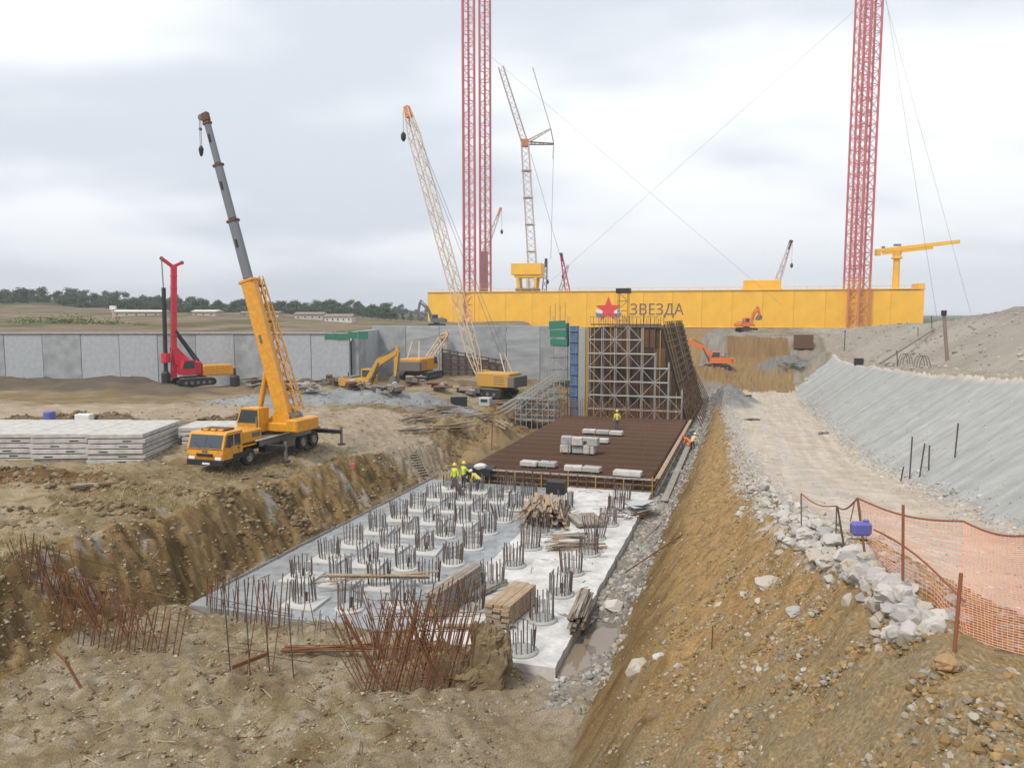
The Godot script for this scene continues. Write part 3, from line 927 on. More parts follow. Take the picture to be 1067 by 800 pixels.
	for k in 11:
		bar(d, "ledger", Vector3(0, k * 1.4, 0), Vector3(1.4, k * 1.4, 0), 0.05, M.dusty_steel)
		bar(d, "brace", Vector3(0.0 if k % 2 else 1.4, k * 1.4, 0.05), Vector3(1.4 if k % 2 else 0.0, k * 1.4 + 1.4, 0.05), 0.04, M.dusty_steel)
	bx(d, "head_platform", Vector3(2.0, 0.7, 1.8), Vector3(0.7, 15.5, -0.7), M.black)

func build_mat() -> void:
	# the reinforcement mat, 14 m wide and 26 m long, on its dark blinding, inside edge boards
	var o := thing("rebar_mat", "broad dark rusty reinforcement mat of crossing bars before the tall formwork", "rebar", W(66.6, -12.7, 0), DB)
	bx(o, "blinding", Vector3(13.2, 0.3, 30.8), Vector3(0, -0.05, 0), M.form_brown)
	var y := 0.95
	for k in 50: bar(o, "long_bar", Vector3(-6.5 + k * 0.2653, y, -15.2), Vector3(-6.5 + k * 0.2653, y, 15.3), 0.028, [M.rust, M.rebar_dark, M.rust_bright, M.rust, M.rust][(k * 7) % 5])
	for k in 100: bar(o, "cross_bar", Vector3(-6.6, y + 0.05, -15.1 + k * 0.306), Vector3(6.6, y + 0.05, -15.1 + k * 0.306), 0.028, [M.rust, M.rebar_dark, M.rust, M.rust_bright, M.rebar_dark, M.rust][(k * 5 + k / 7) % 6])
	for lay in [0.25, 0.6]:
		var mb := MB.new()
		for k in 40: mb.tube(Vector3(-6.5 + k * 0.3333, lay, -15.2), Vector3(-6.5 + k * 0.3333, lay, 15.3), 0.03, 4)
		for k in 79: mb.tube(Vector3(-6.6, lay + 0.05, -15.1 + k * 0.388), Vector3(6.6, lay + 0.05, -15.1 + k * 0.388), 0.03, 4)
		part(o, "inner_bars", mb.done(), M.rust).set_meta("kind", "stuff")
	for k in 48: bar(o, "chair_bar", Vector3(-6.5 + (k % 16) * 0.86, 0.1, 15.25 - (k / 16) * 0.4), Vector3(-6.5 + (k % 16) * 0.86, y + 0.05, 15.25 - (k / 16) * 0.4), 0.03, M.rust)
	for k in 120:                                            # starter bars that stand up out of it
		var a := Vector3(rng.randf_range(-6.4, 6.4), y, rng.randf_range(-14.0, 14.0))
		if k < 96: a = Vector3(-6.4 + (k % 34) * 0.38, y, -14.4 + (k / 34) * 1.3 + (k % 2) * 0.4)
		bar(o, "starter_bar", a, a + Vector3(rng.randf_range(-0.05, 0.05), rng.randf_range(0.7, 1.5) if k >= 96 else rng.randf_range(1.5, 2.3), 0), 0.026, M.rust_bright)
	var f := thing("edge_form", "beige timber edge rails round the front and side of the rebar mat", "formwork", W(51.2, -12.7, 0), DB)
	for k in 3:
		beam(f, "front_rail", Vector3(-6.9, 0.2 + k * 0.4, 0.12), Vector3(6.95, 0.2 + k * 0.4, 0.12), 0.09, 0.13, M.wood_grey if k == 2 else M.wood_dark)
		beam(f, "side_rail", Vector3(6.9, 0.2 + k * 0.4, 0.0), Vector3(6.9, 0.2 + k * 0.4, -30.0), 0.1, 0.13, M.wood_grey if k == 2 else M.wood_dark)
	for k in 22: beam(f, "stake", Vector3(-6.7 + k * 0.64, -0.3, 0.22), Vector3(-6.7 + k * 0.64, 0.95 + 0.6 * rng.randf() * rng.randf(), 0.22), 0.07, 0.07, M.rust if k % 3 else M.form_yellow)
	beam(f, "cap_board", Vector3(7.05, 1.1, 0.0), Vector3(7.05, 1.1, -30.0), 0.3, 0.06, M.wood_new)
	beam(f, "walk_board", Vector3(7.7, 0.1, 2.0), Vector3(7.7, 0.4, -20.0), 0.45, 0.06, M.wood_grey)
	for a in [[561, 484, 2, "two light grey concrete blocks side by side on the mat, closest to the workers"], [607, 489, 2, "pair of flat grey blocks at the mat's edge above the timber heap"], [602, 470, 6, "tall pile of grey concrete blocks in the middle of the rebar mat"], [654, 494, 1, "single flat grey block at the mat's corner by the grey sheets"], [612, 458, 3, "low row of grey blocks behind the tall pile on the mat"], [628, 450, 3, "farthest flat row of grey blocks on the rebar mat"]]:
		var p := at_level(a[0], a[1] + 3, 1.03)
		var b := thing("block_pile", a[3], "concrete blocks", p, DB)
		for k in a[2]:
			var lev: int = 0 if a[2] < 6 else k / 3
			var n: int = a[2] if a[2] < 6 else 3
			var w: float = [1.9, 1.25, 1.2, 0.95, 0.85][mini(n, 5) - 1] if a[2] < 6 else 0.85
			bx(b, "block", Vector3(w, 0.34 if a[2] < 6 else 0.62, 0.8), Vector3(((k if a[2] < 6 else k % 3) - n / 2.0 + 0.5) * (w + 0.08) + (0.3 if lev == 1 and k == 5 else 0.0), 0.27 + lev * 0.64 + (0.15 if a[2] == 6 else 0.0), rng.randf_range(-0.18, 0.18)), M.concrete if k % 2 else M.panel_concrete, Basis(Vector3.UP, rng.randf_range(-0.15, 0.15)), 0.04)
		for s in [-1, 1]: bx(b, "leg", Vector3(0.12, 0.12, 0.7), Vector3(s * 0.7, 0.05, 0), M.wood_dark, Basis.IDENTITY, 0.01)

func build_girder() -> void:
	# the great yellow girder of a gantry crane, laid on the ground beyond the dock
	var a := at_depth(449, 340, 330.0)
	var b := at_depth(959, 337, 286.0)
	a.y = 7.3; b.y = 7.3
	var d := b - a
	var L := d.length()
	var t := Basis(d.normalized(), Vector3.UP, d.normalized().cross(Vector3.UP))
	var o := thing("gantry_girder", "huge yellow gantry crane girder with a red star and grey lettering lying beyond the dock", "girder", (a + b) / 2.0, t)
	var n := 17
	var h := 14.2
	var w := L / n
	for i in n:
		bx(o, "web_panel", Vector3(w - 0.05, h - (0.0 if i < n - 1 else 0.6), 8.0), Vector3(-L / 2 + (i + 0.5) * w, h / 2 - 0.1, 0), M.girder_yellow, Basis.IDENTITY, 0.06)
	bx(o, "top_flange", Vector3(L + 0.6, 0.35, 8.8), Vector3(0, h, 0), M.girder_yellow)
	bx(o, "bottom_flange", Vector3(L + 0.2, 0.3, 8.6), Vector3(0, -0.1, 0), M.girder_yellow)
	bx(o, "end_plate", Vector3(2.4, 2.0, 8.6), Vector3(L / 2 - 1.2, h + 1.0, 0), M.girder_yellow)
	for k in 40: bar(o, "rail_post", Vector3(-L / 2 + 2 + k * (L - 4) / 39.0, h + 0.1, 4.2), Vector3(-L / 2 + 2 + k * (L - 4) / 39.0, h + 1.2, 4.2), 0.07, M.girder_yellow)
	bar(o, "hand_rail", Vector3(-L / 2 + 2, h + 1.2, 4.2), Vector3(L / 2 - 3, h + 1.2, 4.2), 0.07, M.girder_yellow)
	var place := func(px: float, py: float) -> Vector3:         # a spot on the girder's near face
		var r := o.transform.basis.inverse() * ray(px, py)
		var c := o.transform.affine_inverse() * CAM
		return c + r * ((4.02 - c.z) / r.z)
	# lettering and emblem
	var tm := TextMesh.new()
	var f := SystemFont.new()
	f.font_names = PackedStringArray(["Droid Sans"])
	tm.font = f
	tm.text = "ЗВЕЗДА"
	tm.font_size = 64
	tm.pixel_size = 0.1
	tm.depth = 0.06
	var p0: Vector3 = place.call(656.5, 331)
	var p1: Vector3 = place.call(712.5, 316)
	var tb := tm.get_aabb()
	tm.horizontal_alignment = HORIZONTAL_ALIGNMENT_CENTER
	var sc := Vector3((p1.x - p0.x) / tb.size.x, (p1.y - p0.y) / tb.size.y * 1.0, 1.0)
	var lt := part(o, "lettering", tm, M.letter_grey, Vector3((p0.x + p1.x) / 2, (p0.y + p1.y) / 2 - (tb.position.y + tb.size.y / 2) * sc.y, 4.06), Basis.from_scale(sc))
	lt.set_meta("label", "dark grey Cyrillic letters on the girder")
	var sc0: Vector3 = place.call(634.0, 322.5)
	var rr: float = (place.call(648.0, 322).x - sc0.x)
	var mb := MB.new()
	for i in 5:
		var tip := Vector3(cos(PI / 2 + TAU * i / 5), sin(PI / 2 + TAU * i / 5), 0) * rr
		for s in [-1, 1]:
			var inn := Vector3(cos(PI / 2 + TAU * i / 5 + s * PI / 5), sin(PI / 2 + TAU * i / 5 + s * PI / 5), 0) * rr * 0.42
			mb.tri(Vector3(0, 0, 0.1), tip, inn, Vector3(0, 0, 1))
			mb.quad(tip, inn, inn - Vector3(0, 0, 0.06), tip - Vector3(0, 0, 0.06), tip + inn)
	part(o, "star_emblem", mb.done(), M.star_red, Vector3(sc0.x, sc0.y, 4.1))
	for s in [-1, 1]:                                        # the white and dark wings on either side of it
		for k in 2:
			var wb := MB.new()
			var y1 := -0.05 - 0.28 * k
			wb.quad(Vector3(s * 0.28, y1, 0) * rr, Vector3(s * 0.98, y1 + 0.1, 0) * rr, Vector3(s * 0.85, y1 - 0.26, 0) * rr, Vector3(s * 0.3, y1 - 0.26, 0) * rr, Vector3(0, 0, 1))
			part(o, "emblem_wing", wb.done(), M.white_paint if k == 0 else M.steel_blue, Vector3(sc0.x, sc0.y, 4.05))
	for k in 7: bx(o, "support_block", Vector3(5.0, 2.4, 3.0), Vector3(-L / 2 + 8 + k * (L - 16) / 6.0, -1.2, 2.0), M.dusty_steel)
	for k in 3: bx(o, "support_beam", Vector3(9.0, 1.6, 1.5), Vector3(L / 2 - 62 + k * 13.0, -0.9, 3.3), M.black)
	# the yellow hoist house on legs, the winch cover and the slewing jib that stand on it
	var hp: Vector3 = place.call(548, 306)
	var hs := thing("hoist_house", "yellow machine house on short legs standing on the girder's top", "machine house", o.transform * Vector3(hp.x, h + 0.2, 0), t)
	for i in [-1, 1]:
		for j in [-1, 1]: beam(hs, "leg", Vector3(i * 3.4, 0, j * 3), Vector3(i * 3.9, 6.0, j * 3), 1.0, 1.0, M.girder_yellow)
	bx(hs, "house", Vector3(12.6, 4.6, 8.0), Vector3(0, 9.0, 0), M.girder_yellow)
	bx(hs, "lower_deck", Vector3(11.0, 1.4, 7.0), Vector3(0.6, 6.2, 0), M.girder_yellow)
	bx(hs, "bogie", Vector3(9.0, 1.2, 7.4), Vector3(0, 0.7, 0), M.dusty_steel)
	bx(hs, "stair", Vector3(1.0, 4.0, 1.0), Vector3(0.5, 3.0, 3.2), M.boom_cream)
	hp = place.call(795, 300)
	var wc := thing("winch_cover", "long yellow box sitting on top of the girder", "cover", o.transform * Vector3(hp.x, h + 0.2, 0), t)
	bx(wc, "cover", Vector3(13.6, 3.4, 5.0), Vector3(0, 2.0, 0), M.girder_yellow, Basis.IDENTITY, 0.2)
	bx(wc, "base_frame", Vector3(14.6, 0.6, 5.6), Vector3(0, 0.3, 0), M.girder_yellow)
	hp = place.call(936.5, 298)
	var jp := o.transform * Vector3(hp.x, h + 0.1, 0)
	var j := thing("service_jib", "yellow slewing service jib on a column at the girder's end by the hillside", "crane", jp, t)
	part(j, "column", lathe([[1.3, 0], [1.2, 6], [1.15, 11], [1.9, 11.2], [1.9, 11.8], [1.4, 12.0], [1.7, 14.0], [0, 14.0]], 16), M.girder_yellow)
	beam(j, "jib_arm", Vector3(-7.0, 14.2, 0), Vector3(20.8, 17.0, 0), 1.2, 1.3, M.girder_yellow)
	beam(j, "arm_web", Vector3(-5.0, 13.3, 0), Vector3(12.0, 15.1, 0), 0.9, 1.2, M.girder_yellow)
	bx(j, "counterweight", Vector3(1.8, 2.2, 2.4), Vector3(-6.6, 13.6, 0), M.girder_yellow)
	bx(j, "winch", Vector3(1.0, 0.8, 1.2), Vector3(-4.8, 15.4, 0), M.dusty_steel)
	bx(j, "winch", Vector3(2.4, 0.7, 1.2), Vector3(0.0, 16.2, 0), M.dusty_steel)
	for k in 12: bar(j, "rail_post", Vector3(0.5 + k * 1.6, 15.5 + k * 0.16, 0.5), Vector3(0.5 + k * 1.6, 16.5 + k * 0.16, 0.5), 0.05, M.girder_yellow)

func lattice(o: Node3D, a: Vector3, b: Vector3, w0: float, w1: float, n: int, cr: float, br: float, m: Material, sides := 4, mb_ = null) -> void:
	var t := along(a, b)                                     # four chords and zigzag lacing, in the thing's own frame
	var L := (b - a).length()
	var dirs := [t.x + t.z, t.x - t.z, -t.x - t.z, -t.x + t.z]
	for k in 4: bar(o, "chord", a + dirs[k] * w0 / 2, b + dirs[k] * w1 / 2, cr, mb_ if mb_ else m)
	for i in n:
		var f0 := float(i) / n
		var f1 := float(i + 1) / n
		for k in sides:
			var e: int = (k + 1) % 4
			var p: Vector3 = a + t.y * L * f0 + dirs[k if i % 2 else e] * lerpf(w0, w1, f0) / 2
			var q: Vector3 = a + t.y * L * f1 + dirs[e if i % 2 else k] * lerpf(w0, w1, f1) / 2
			bar(o, "lacing", p, q, br, m)

func mast(label: String, base: Vector3, top: Vector3, w: float, n: int, turn: float, m: Material, mlow: Material, group: String) -> void:
	var o := thing("lattice_tower", label, "tower", base, Basis(Vector3.UP, turn), group)
	var c := []
	var e := o.transform.basis.inverse() * (top - base)
	for k in [[-1, -1], [1, -1], [1, 1], [-1, 1]]: c.append(Vector3(k[0] * w / 2, 0, k[1] * w / 2))
	for k in 4:
		bar(o, "chord", c[k], c[k] + e * 0.115, 0.42, mlow)
		bar(o, "chord", c[k] + e * 0.115, c[k] + e, 0.42, m)
	for i in n:
		var p0 := e * (float(i) / n)
		var p1 := e * (float(i + 1) / n)
		var mm := mlow if float(i) / n < 0.11 else m
		for k in 4:
			bar(o, "strut", c[k] + p1, c[(k + 1) % 4] + p1, 0.14, mm)
			bar(o, "brace", (c[k] if i % 2 else c[(k + 1) % 4]) + p0, (c[(k + 1) % 4] if i % 2 else c[k]) + p1, 0.13, mm)
	beam(o, "ladder", e * 0.01, e * 0.99, 0.9, 0.5, m)

func build_towers() -> void:
	var g := "red lattice jacking towers that rise over the girder"
	var H := 165.0
	for a in [[489.5, 324.0, 0.0, "red lattice tower standing before the girder by the crawler boom, orange at its foot"], [506.0, 342.0, 0.0, "red lattice tower standing behind the girder beside the orange footed one"]]:
		var p := at_depth(a[0], 340, a[1])
		p.y = 7.2
		mast(a[3], p, p + Vector3(0, H, 0), 4.6, 36, 0.0, M.tower_red, M.tower_orange, g)
	for a in [[894.0, 285.0, "red lattice tower in front of the girder beside the slewing jib, orange at its foot"], [888.0, 306.0, "red lattice tower behind the girder beside the slewing jib, partly hidden by its twin"]]:
		var p := at_depth(a[0], 340, a[1])
		p.y = 7.2
		mast(a[2], p, p + Vector3(0.6, H, 0), 5.0, 36, 0.35, M.tower_red, M.tower_orange, g)
	var w := [["thin stay rope rising from the hoist house over the lettering", at_depth(575, 292, 340.0), at_depth(893, 9, 305.0)], ["thin stay rope falling past the luffing crane to the long yellow box", at_depth(508, 56, 340.0), at_depth(815, 318, 285.0)], ["thin stay rope down to the hillside beside the slewing jib", at_depth(905, -118, 285.0), at_depth(977, 332, 190.0)], ["second thin stay rope passing behind the slewing jib arm", at_depth(904, -70, 285.0), at_depth(1012, 326, 230.0)]]
	for q in w:
		var o := thing("stay_rope", q[0], "rope", q[1])
		bar(o, "rope", Vector3.ZERO, q[2] - q[1], 0.04, M.cable)

func build_far_cranes() -> void:
	# the tall luffing crane behind the girder
	var d := 352.0
	var top := at_depth(547, 149, d)
	var base := at_depth(558.5, 340, d)
	base.y = 7.5
	var o := thing("luffing_crane", "tall pale lattice luffing crane behind the yellow hoist house", "crane", base)
	var L := func(p: Vector3) -> Vector3: return p - base
	lattice(o, Vector3.ZERO, L.call(top), 4.0, 3.2, 26, 0.32, 0.13, M.boom_white, 4, M.boom_white)
	for py in [178, 206, 234, 262]: bx(o, "splice_frame", Vector3(4.5, 0.45, 4.5), L.call(at_depth(547 + (py - 149) * 0.06, py, d)), M.boom_cream)
	lattice(o, L.call(top), L.call(at_depth(522, 70, d)), 2.6, 2.2, 14, 0.24, 0.1, M.boom_white)
	bx(o, "jib_hinge", Vector3(3.6, 3.0, 3.6), L.call(top), M.tower_orange)
	lattice(o, L.call(top), L.call(at_depth(574, 134, d)), 1.2, 0.5, 7, 0.2, 0.08, M.boom_white)
	lattice(o, L.call(top), L.call(at_depth(577, 150, d)), 1.2, 0.5, 7, 0.2, 0.08, M.rust)
	bar(o, "pendant", L.call(at_depth(574, 134, d)), L.call(at_depth(577, 150, d)), 0.2, M.rust)
	bar(o, "pendant", L.call(at_depth(574, 134, d)), L.call(at_depth(555, 70, d)), 0.14, M.rust)
	bar(o, "pendant", L.call(at_depth(577, 150, d)), L.call(at_depth(574, 270, d)), 0.09, M.cable)
	bar(o, "pendant", L.call(at_depth(577, 152, d)), L.call(at_depth(576, 165, d)), 0.3, M.boom_white)
	bar(o, "pendant", L.call(at_depth(553, 160, d)), L.call(at_depth(584, 268, d)), 0.08, M.cable)
	bx(o, "crawler_base", Vector3(9, 3, 9), Vector3(0, 0.5, 0), M.dusty_steel)
	for a in [["slim far crane jib with an orange tip poking out from behind the red tower", 505, 262, 521, 219, 360.0, M.boom_white, M.tower_orange, 7], ["short dark crane jib beside the yellow hoist house", 567, 306, 569, 272, 370.0, M.boom_grey, M.black, 5], ["red far crane jib leaning over the girder top", 592, 306, 585, 266, 365.0, M.rig_red, M.black, 6], ["pale far crane jib above the long yellow box", 808, 300, 824, 253, 340.0, M.boom_white, M.black, 7]]:
		var p0 := at_depth(a[1], a[2], a[5])
		var p1 := at_depth(a[3], a[4], a[5])
		var ground := Vector3(p0.x, 7.5, p0.z)
		var c := thing("far_crane", a[0], "crane", ground, Basis.IDENTITY, "small crane jibs beyond the girder")
		beam(c, "crane_body", Vector3(0, 0.2, 0), p0 - ground, 3.0, 3.0, M.boom_grey)
		lattice(c, p0 - ground, p1 - ground, 2.2, 0.9, a[8], 0.22, 0.12, a[6])
		var dir := (p1 - p0).normalized()
		beam(c, "jib_head", p1 - ground - dir * 3.0, p1 - ground + dir * 1.2, 1.3, 1.3, a[7])
		bar(c, "hoist_rope", p1 - ground + Vector3(0.8, 0, 0), p1 - ground + Vector3(0.8, -9.0, 0), 0.06, M.cable)
		part(c, "hook_block", lathe([[0, -1.4], [0.5, -1.0], [0.7, 0], [0.3, 0.8], [0, 0.9]], 10), M.black, p1 - ground + Vector3(0.8, -9.6, 0))
	var fr := thing("far_crane", "pale lattice jib slanting between the red jib and the tall crane", "crane", at_depth(588, 345, 375.0), Basis.IDENTITY, "small crane jibs beyond the girder")
	fr.position.y = 7.5
	var q0 := at_depth(583, 306, 375.0) - fr.position
	beam(fr, "crane_body", Vector3(0, 0.2, 0), q0, 2.6, 2.6, M.boom_grey)
	lattice(fr, q0, at_depth(592, 276, 375.0) - fr.position, 1.6, 0.9, 5, 0.2, 0.1, M.boom_white)

# ---------- machines ----------
func wheel(o: Node3D, at: Vector3, r: float, w: float) -> void:
	var k := Node3D.new()
	k.name = "wheel"
	k.position = at
	o.add_child(k, true)
	var turn := Basis(Vector3.FORWARD, PI / 2)
	part(k, "tyre", lathe([[r * 0.55, -w / 2], [r * 0.9, -w / 2], [r, -w * 0.32], [r, w * 0.32], [r * 0.9, w / 2], [r * 0.55, w / 2]], 24), M.rubber, Vector3.ZERO, turn)
	part(k, "rim", lathe([[0, -w * 0.30], [r * 0.2, -w * 0.42], [r * 0.25, -w * 0.3], [r * 0.5, -w * 0.22], [r * 0.58, -w * 0.46], [r * 0.58, w * 0.46], [r * 0.5, w * 0.22], [r * 0.25, w * 0.3], [r * 0.2, w * 0.42], [0, w * 0.3]], 20), M.rim_grey, Vector3.ZERO, turn)

func build_mobile_crane() -> void:
	var head := Vector3(-0.30, 0, 0.954).normalized()
	var front := Vector3(-17.2, 0, -42.4)
	var mid := front - head * 5.5
	mid.y = 3.22
	var t := Basis.looking_at(head, Vector3.UP)
	var o := thing("mobile_crane", "orange yellow truck crane with a raised grey telescopic boom on the earth bank", "crane truck", mid, t)
	var inv := o.transform.affine_inverse()
	bx(o, "chassis", Vector3(1.0, 0.5, 10.4), Vector3(0, 0.95, 0.2), M.black)
	bx(o, "deck", Vector3(2.45, 0.12, 7.9), Vector3(0, 1.36, 1.3), M.dusty_steel)
	for s in [-1, 1]:
		bx(o, "deck_edge", Vector3(0.05, 0.1, 7.8), Vector3(s * 1.24, 1.38, 1.3), M.white_paint)
		bx(o, "side_skirt", Vector3(0.06, 0.32, 5.6), Vector3(s * 1.21, 1.12, 0.6), M.dusty_steel)
		bx(o, "tool_box", Vector3(0.5, 0.55, 1.5), Vector3(s * 0.98, 0.78, -0.9), M.black)
		bx(o, "fuel_tank", Vector3(0.55, 0.6, 1.3), Vector3(s * 0.95, 0.75, 0.9), M.dusty_steel)
		for z in [-3.1, 2.55, 3.85]: wheel(o, Vector3(s * 1.02, 0.53, z), 0.53, 0.36)
		bx(o, "mudguard", Vector3(0.42, 0.07, 1.3), Vector3(s * 1.02, 1.2, -3.1), M.crane_yellow)
		bx(o, "mudguard", Vector3(0.42, 0.07, 2.7), Vector3(s * 1.02, 1.2, 3.2), M.black)
	# driving cab: outline in (forward, y)
	var cab := part(o, "cab", prism([Vector2(3.75, 0.62), Vector2(5.42, 0.62), Vector2(5.5, 0.95), Vector2(5.46, 1.35), Vector2(5.2, 2.12), Vector2(5.02, 2.22), Vector2(3.75, 2.22)], 2.42), M.crane_yellow)
	part(cab, "windscreen", prism([Vector2(5.473, 1.36), Vector2(5.23, 2.08), Vector2(5.20, 2.08), Vector2(5.44, 1.36)], 2.14), M.windscreen)
	for s in [-1, 1]:
		part(cab, "side_window", prism([Vector2(3.95, 1.42), Vector2(5.28, 1.42), Vector2(5.08, 2.06), Vector2(3.95, 2.06)], 0.03), M.window_dark, Vector3(s * 1.212, 0, 0))
		bx(cab, "window_post", Vector3(0.04, 0.7, 0.07), Vector3(s * 1.225, 1.74, -4.55), M.crane_yellow)
		bx(cab, "door_handle", Vector3(0.04, 0.05, 0.2), Vector3(s * 1.23, 1.25, -4.15), M.black)
		bx(cab, "step", Vector3(0.2, 0.06, 0.7), Vector3(s * 1.12, 0.5, -4.4), M.black)
		bx(cab, "door", Vector3(0.03, 1.25, 1.0), Vector3(s * 1.213, 1.42, -4.62), M.crane_yellow, Basis.IDENTITY, 0.02).position.x = s * 1.2
		bx(cab, "wheel_arch", Vector3(0.05, 0.34, 1.5), Vector3(s * 1.2, 0.78, -3.9), M.black)
		bx(cab, "lower_skirt", Vector3(0.06, 0.2, 0.9), Vector3(s * 1.2, 0.62, -5.0), M.black)
		bx(cab, "door_seam", Vector3(0.02, 1.3, 0.025), Vector3(s * 1.216, 1.4, -4.1), M.black, Basis.IDENTITY, 0.004)
		bx(cab, "indicator", Vector3(0.1, 0.12, 0.06), Vector3(s * 1.14, 1.0, -5.49), M.tower_orange)
		bx(cab, "headlight", Vector3(0.42, 0.17, 0.06), Vector3(s * 0.88, 0.80, -5.49), M.lamp_glass)
		bar(cab, "mirror_arm", Vector3(s * 1.2, 2.0, -5.2), Vector3(s * 1.62, 1.9, -5.5), 0.025, M.black)
		bx(cab, "mirror", Vector3(0.2, 0.42, 0.08), Vector3(s * 1.64, 1.68, -5.5), M.black)
	bx(cab, "bumper", Vector3(2.46, 0.34, 0.22), Vector3(0, 0.55, -5.42), M.black)
	bx(cab, "grille", Vector3(1.1, 0.16, 0.05), Vector3(0, 0.98, -5.51), M.black)
	part(cab, "emblem", prism([Vector2(0, 0.0), Vector2(0.02, 0.0), Vector2(0.02, 0.13), Vector2(0, 0.13)], 0.34), M.dusty_steel, Vector3(0, 1.12, -5.5))
	bx(cab, "number_plate", Vector3(0.5, 0.11, 0.03), Vector3(-0.1, 0.5, -5.545), M.white_paint)
	bx(cab, "front_seam", Vector3(2.3, 0.03, 0.03), Vector3(0, 1.3, -5.475), M.black, Basis.IDENTITY, 0.005)
	bx(cab, "screen_post", Vector3(0.03, 0.76, 0.03), Vector3(0, 1.72, -5.345), M.black, Basis(Vector3.RIGHT, 0.325), 0.005)
	for s in [-0.5, 0.0, 0.5]: bx(cab, "roof_light", Vector3(0.3, 0.12, 0.2), Vector3(s, 2.28, -4.7), M.crane_yellow)
	bx(cab, "roof_rack", Vector3(1.6, 0.1, 0.9), Vector3(0.1, 2.28, -4.2), M.rust)
	for k in 2: bar(cab, "wiper", Vector3(-0.6 + k * 0.9, 1.38, -5.47), Vector3(-0.2 + k * 0.9, 1.62, -5.40), 0.012, M.black)
	bx(o, "engine_cover", Vector3(2.3, 0.75, 1.9), Vector3(0, 1.7, -2.75), M.crane_yellow, Basis.IDENTITY, 0.08)
	bx(o, "engine_grille", Vector3(2.34, 0.3, 0.8), Vector3(0, 1.75, -2.4), M.dusty_steel)
	bar(o, "exhaust", Vector3(-0.9, 1.9, -1.95), Vector3(-0.9, 2.7, -1.95), 0.07, M.dusty_steel)
	for z in [-1.6, 4.9]:                                    # outriggers
		for s in [-1, 1]:
			bx(o, "outrigger_beam", Vector3(2.1, 0.26, 0.3), Vector3(s * 1.6, 0.9, z), M.black)
			part(o, "outrigger_jack", cyl(0.09, 1.15, 10), M.dusty_steel, Vector3(s * 2.62, 0.66, z))
			part(o, "outrigger_pad", cyl(0.28, 0.1, 12), M.black, Vector3(s * 2.62, 0.05, z))
	# the slewing upper works, turned so that the boom rises to the side
	var pivot := inv * at_depth(297, 436, 47.6)
	var tip := inv * at_depth(214, 122, 49.5)
	var up := tip - pivot
	var fwd := Vector3(up.x, 0, up.z).normalized()
	var ut := Basis.looking_at(fwd, Vector3.UP)
	var c := Vector3(pivot.x, 0, pivot.z) + fwd * 1.2
	part(o, "turntable", cyl(0.85, 0.25, 24), M.dusty_steel, Vector3(c.x, 1.52, c.z))
	var U := func(x: float, y: float, z: float) -> Vector3: return c + ut * Vector3(x, y, z)
	bx(o, "slewing_frame", Vector3(1.9, 0.55, 3.6), U.call(0, 1.9, 0.5), M.crane_yellow, ut, 0.06)
	for s in [-1, 1]:
		part(o, "boom_bracket", prism([Vector2(-1.9, 1.7), Vector2(0.3, 1.7), Vector2(-0.9, 2.8), Vector2(-1.5, 2.95), Vector2(-1.9, 2.6)], 0.12), M.crane_yellow, c + ut * Vector3(s * 0.5, 0, 0), ut)
	bx(o, "counterweight", Vector3(2.3, 0.8, 0.8), U.call(0, 2.05, 2.5), M.crane_yellow, ut, 0.08)
	part(o, "winch_drum", lathe([[0, -0.4], [0.36, -0.4], [0.36, -0.34], [0.24, -0.34], [0.24, 0.34], [0.36, 0.34], [0.36, 0.4], [0, 0.4]], 16), M.dusty_steel, U.call(0, 2.45, 1.9), ut * Basis(Vector3.FORWARD, PI / 2))
	var oc := part(o, "operator_cab", prism([Vector2(-0.5, 1.65), Vector2(1.05, 1.65), Vector2(1.2, 2.2), Vector2(0.85, 3.1), Vector2(-0.5, 3.1)], 0.95), M.crane_yellow, c + ut * Vector3(-1.15, 0, 0), ut)
	part(oc, "side_window", prism([Vector2(-0.4, 2.2), Vector2(1.08, 2.2), Vector2(0.78, 3.0), Vector2(-0.4, 3.0)], 0.03), M.window_dark, Vector3(-0.485, 0, 0))
	part(oc, "front_window", prism([Vector2(1.207, 2.2), Vector2(0.87, 3.05), Vector2(0.84, 3.05), Vector2(1.17, 2.2)], 0.8), M.windscreen)
	bx(oc, "warning_plate", Vector3(0.03, 0.22, 0.22), Vector3(-0.49, 1.85, -0.3), M.star_red)
	# the telescopic boom
	var y := up.normalized()
	var bt := Basis.looking_at(y, -fwd)
	var L := up.length()
	var secs := [[-0.03, 0.46, 0.98, M.crane_yellow], [0.46, 0.66, 0.60, M.boom_grey], [0.66, 0.845, 0.50, M.boom_grey], [0.845, 0.985, 0.40, M.boom_grey]]
	for q in secs:
		var a: Vector3 = pivot + y * L * q[0]
		var b: Vector3 = pivot + y * L * q[1]
		var w: float = q[2]
		part(o, "boom_section", cbox(Vector3(w * 0.72, w, (b - a).length()), w * 0.16), q[3], (a + b) / 2, bt)
		bx(o, "boom_collar", Vector3(w * 0.72 + 0.09, w + 0.1, 0.18), b - y * 0.1, M.crane_yellow if q[2] > 0.9 else M.rust, bt)
		for s in [-1, 1]: bx(o, "boom_pad", Vector3(0.08, 0.14, 0.5), a + y * (b - a).length() * 0.6 + bt.x * s * (w * 0.36 + 0.03), M.black if q[2] < 0.9 else M.dusty_steel, bt)
	bx(o, "boom_head", Vector3(0.34, 0.52, 0.6), tip, M.rust, bt, 0.08)
	for s in [-1, 1]: part(o, "sheave", cyl(0.2, 0.06, 14), M.dusty_steel, tip + fwd * 0.32 + bt.x * s * 0.12, bt * Basis(Vector3.FORWARD, PI / 2))
	bar(o, "luffing_cylinder", c + ut * Vector3(0, 1.9, -0.9), pivot + y * L * 0.17 + fwd * 0.35, 0.17, M.crane_yellow)
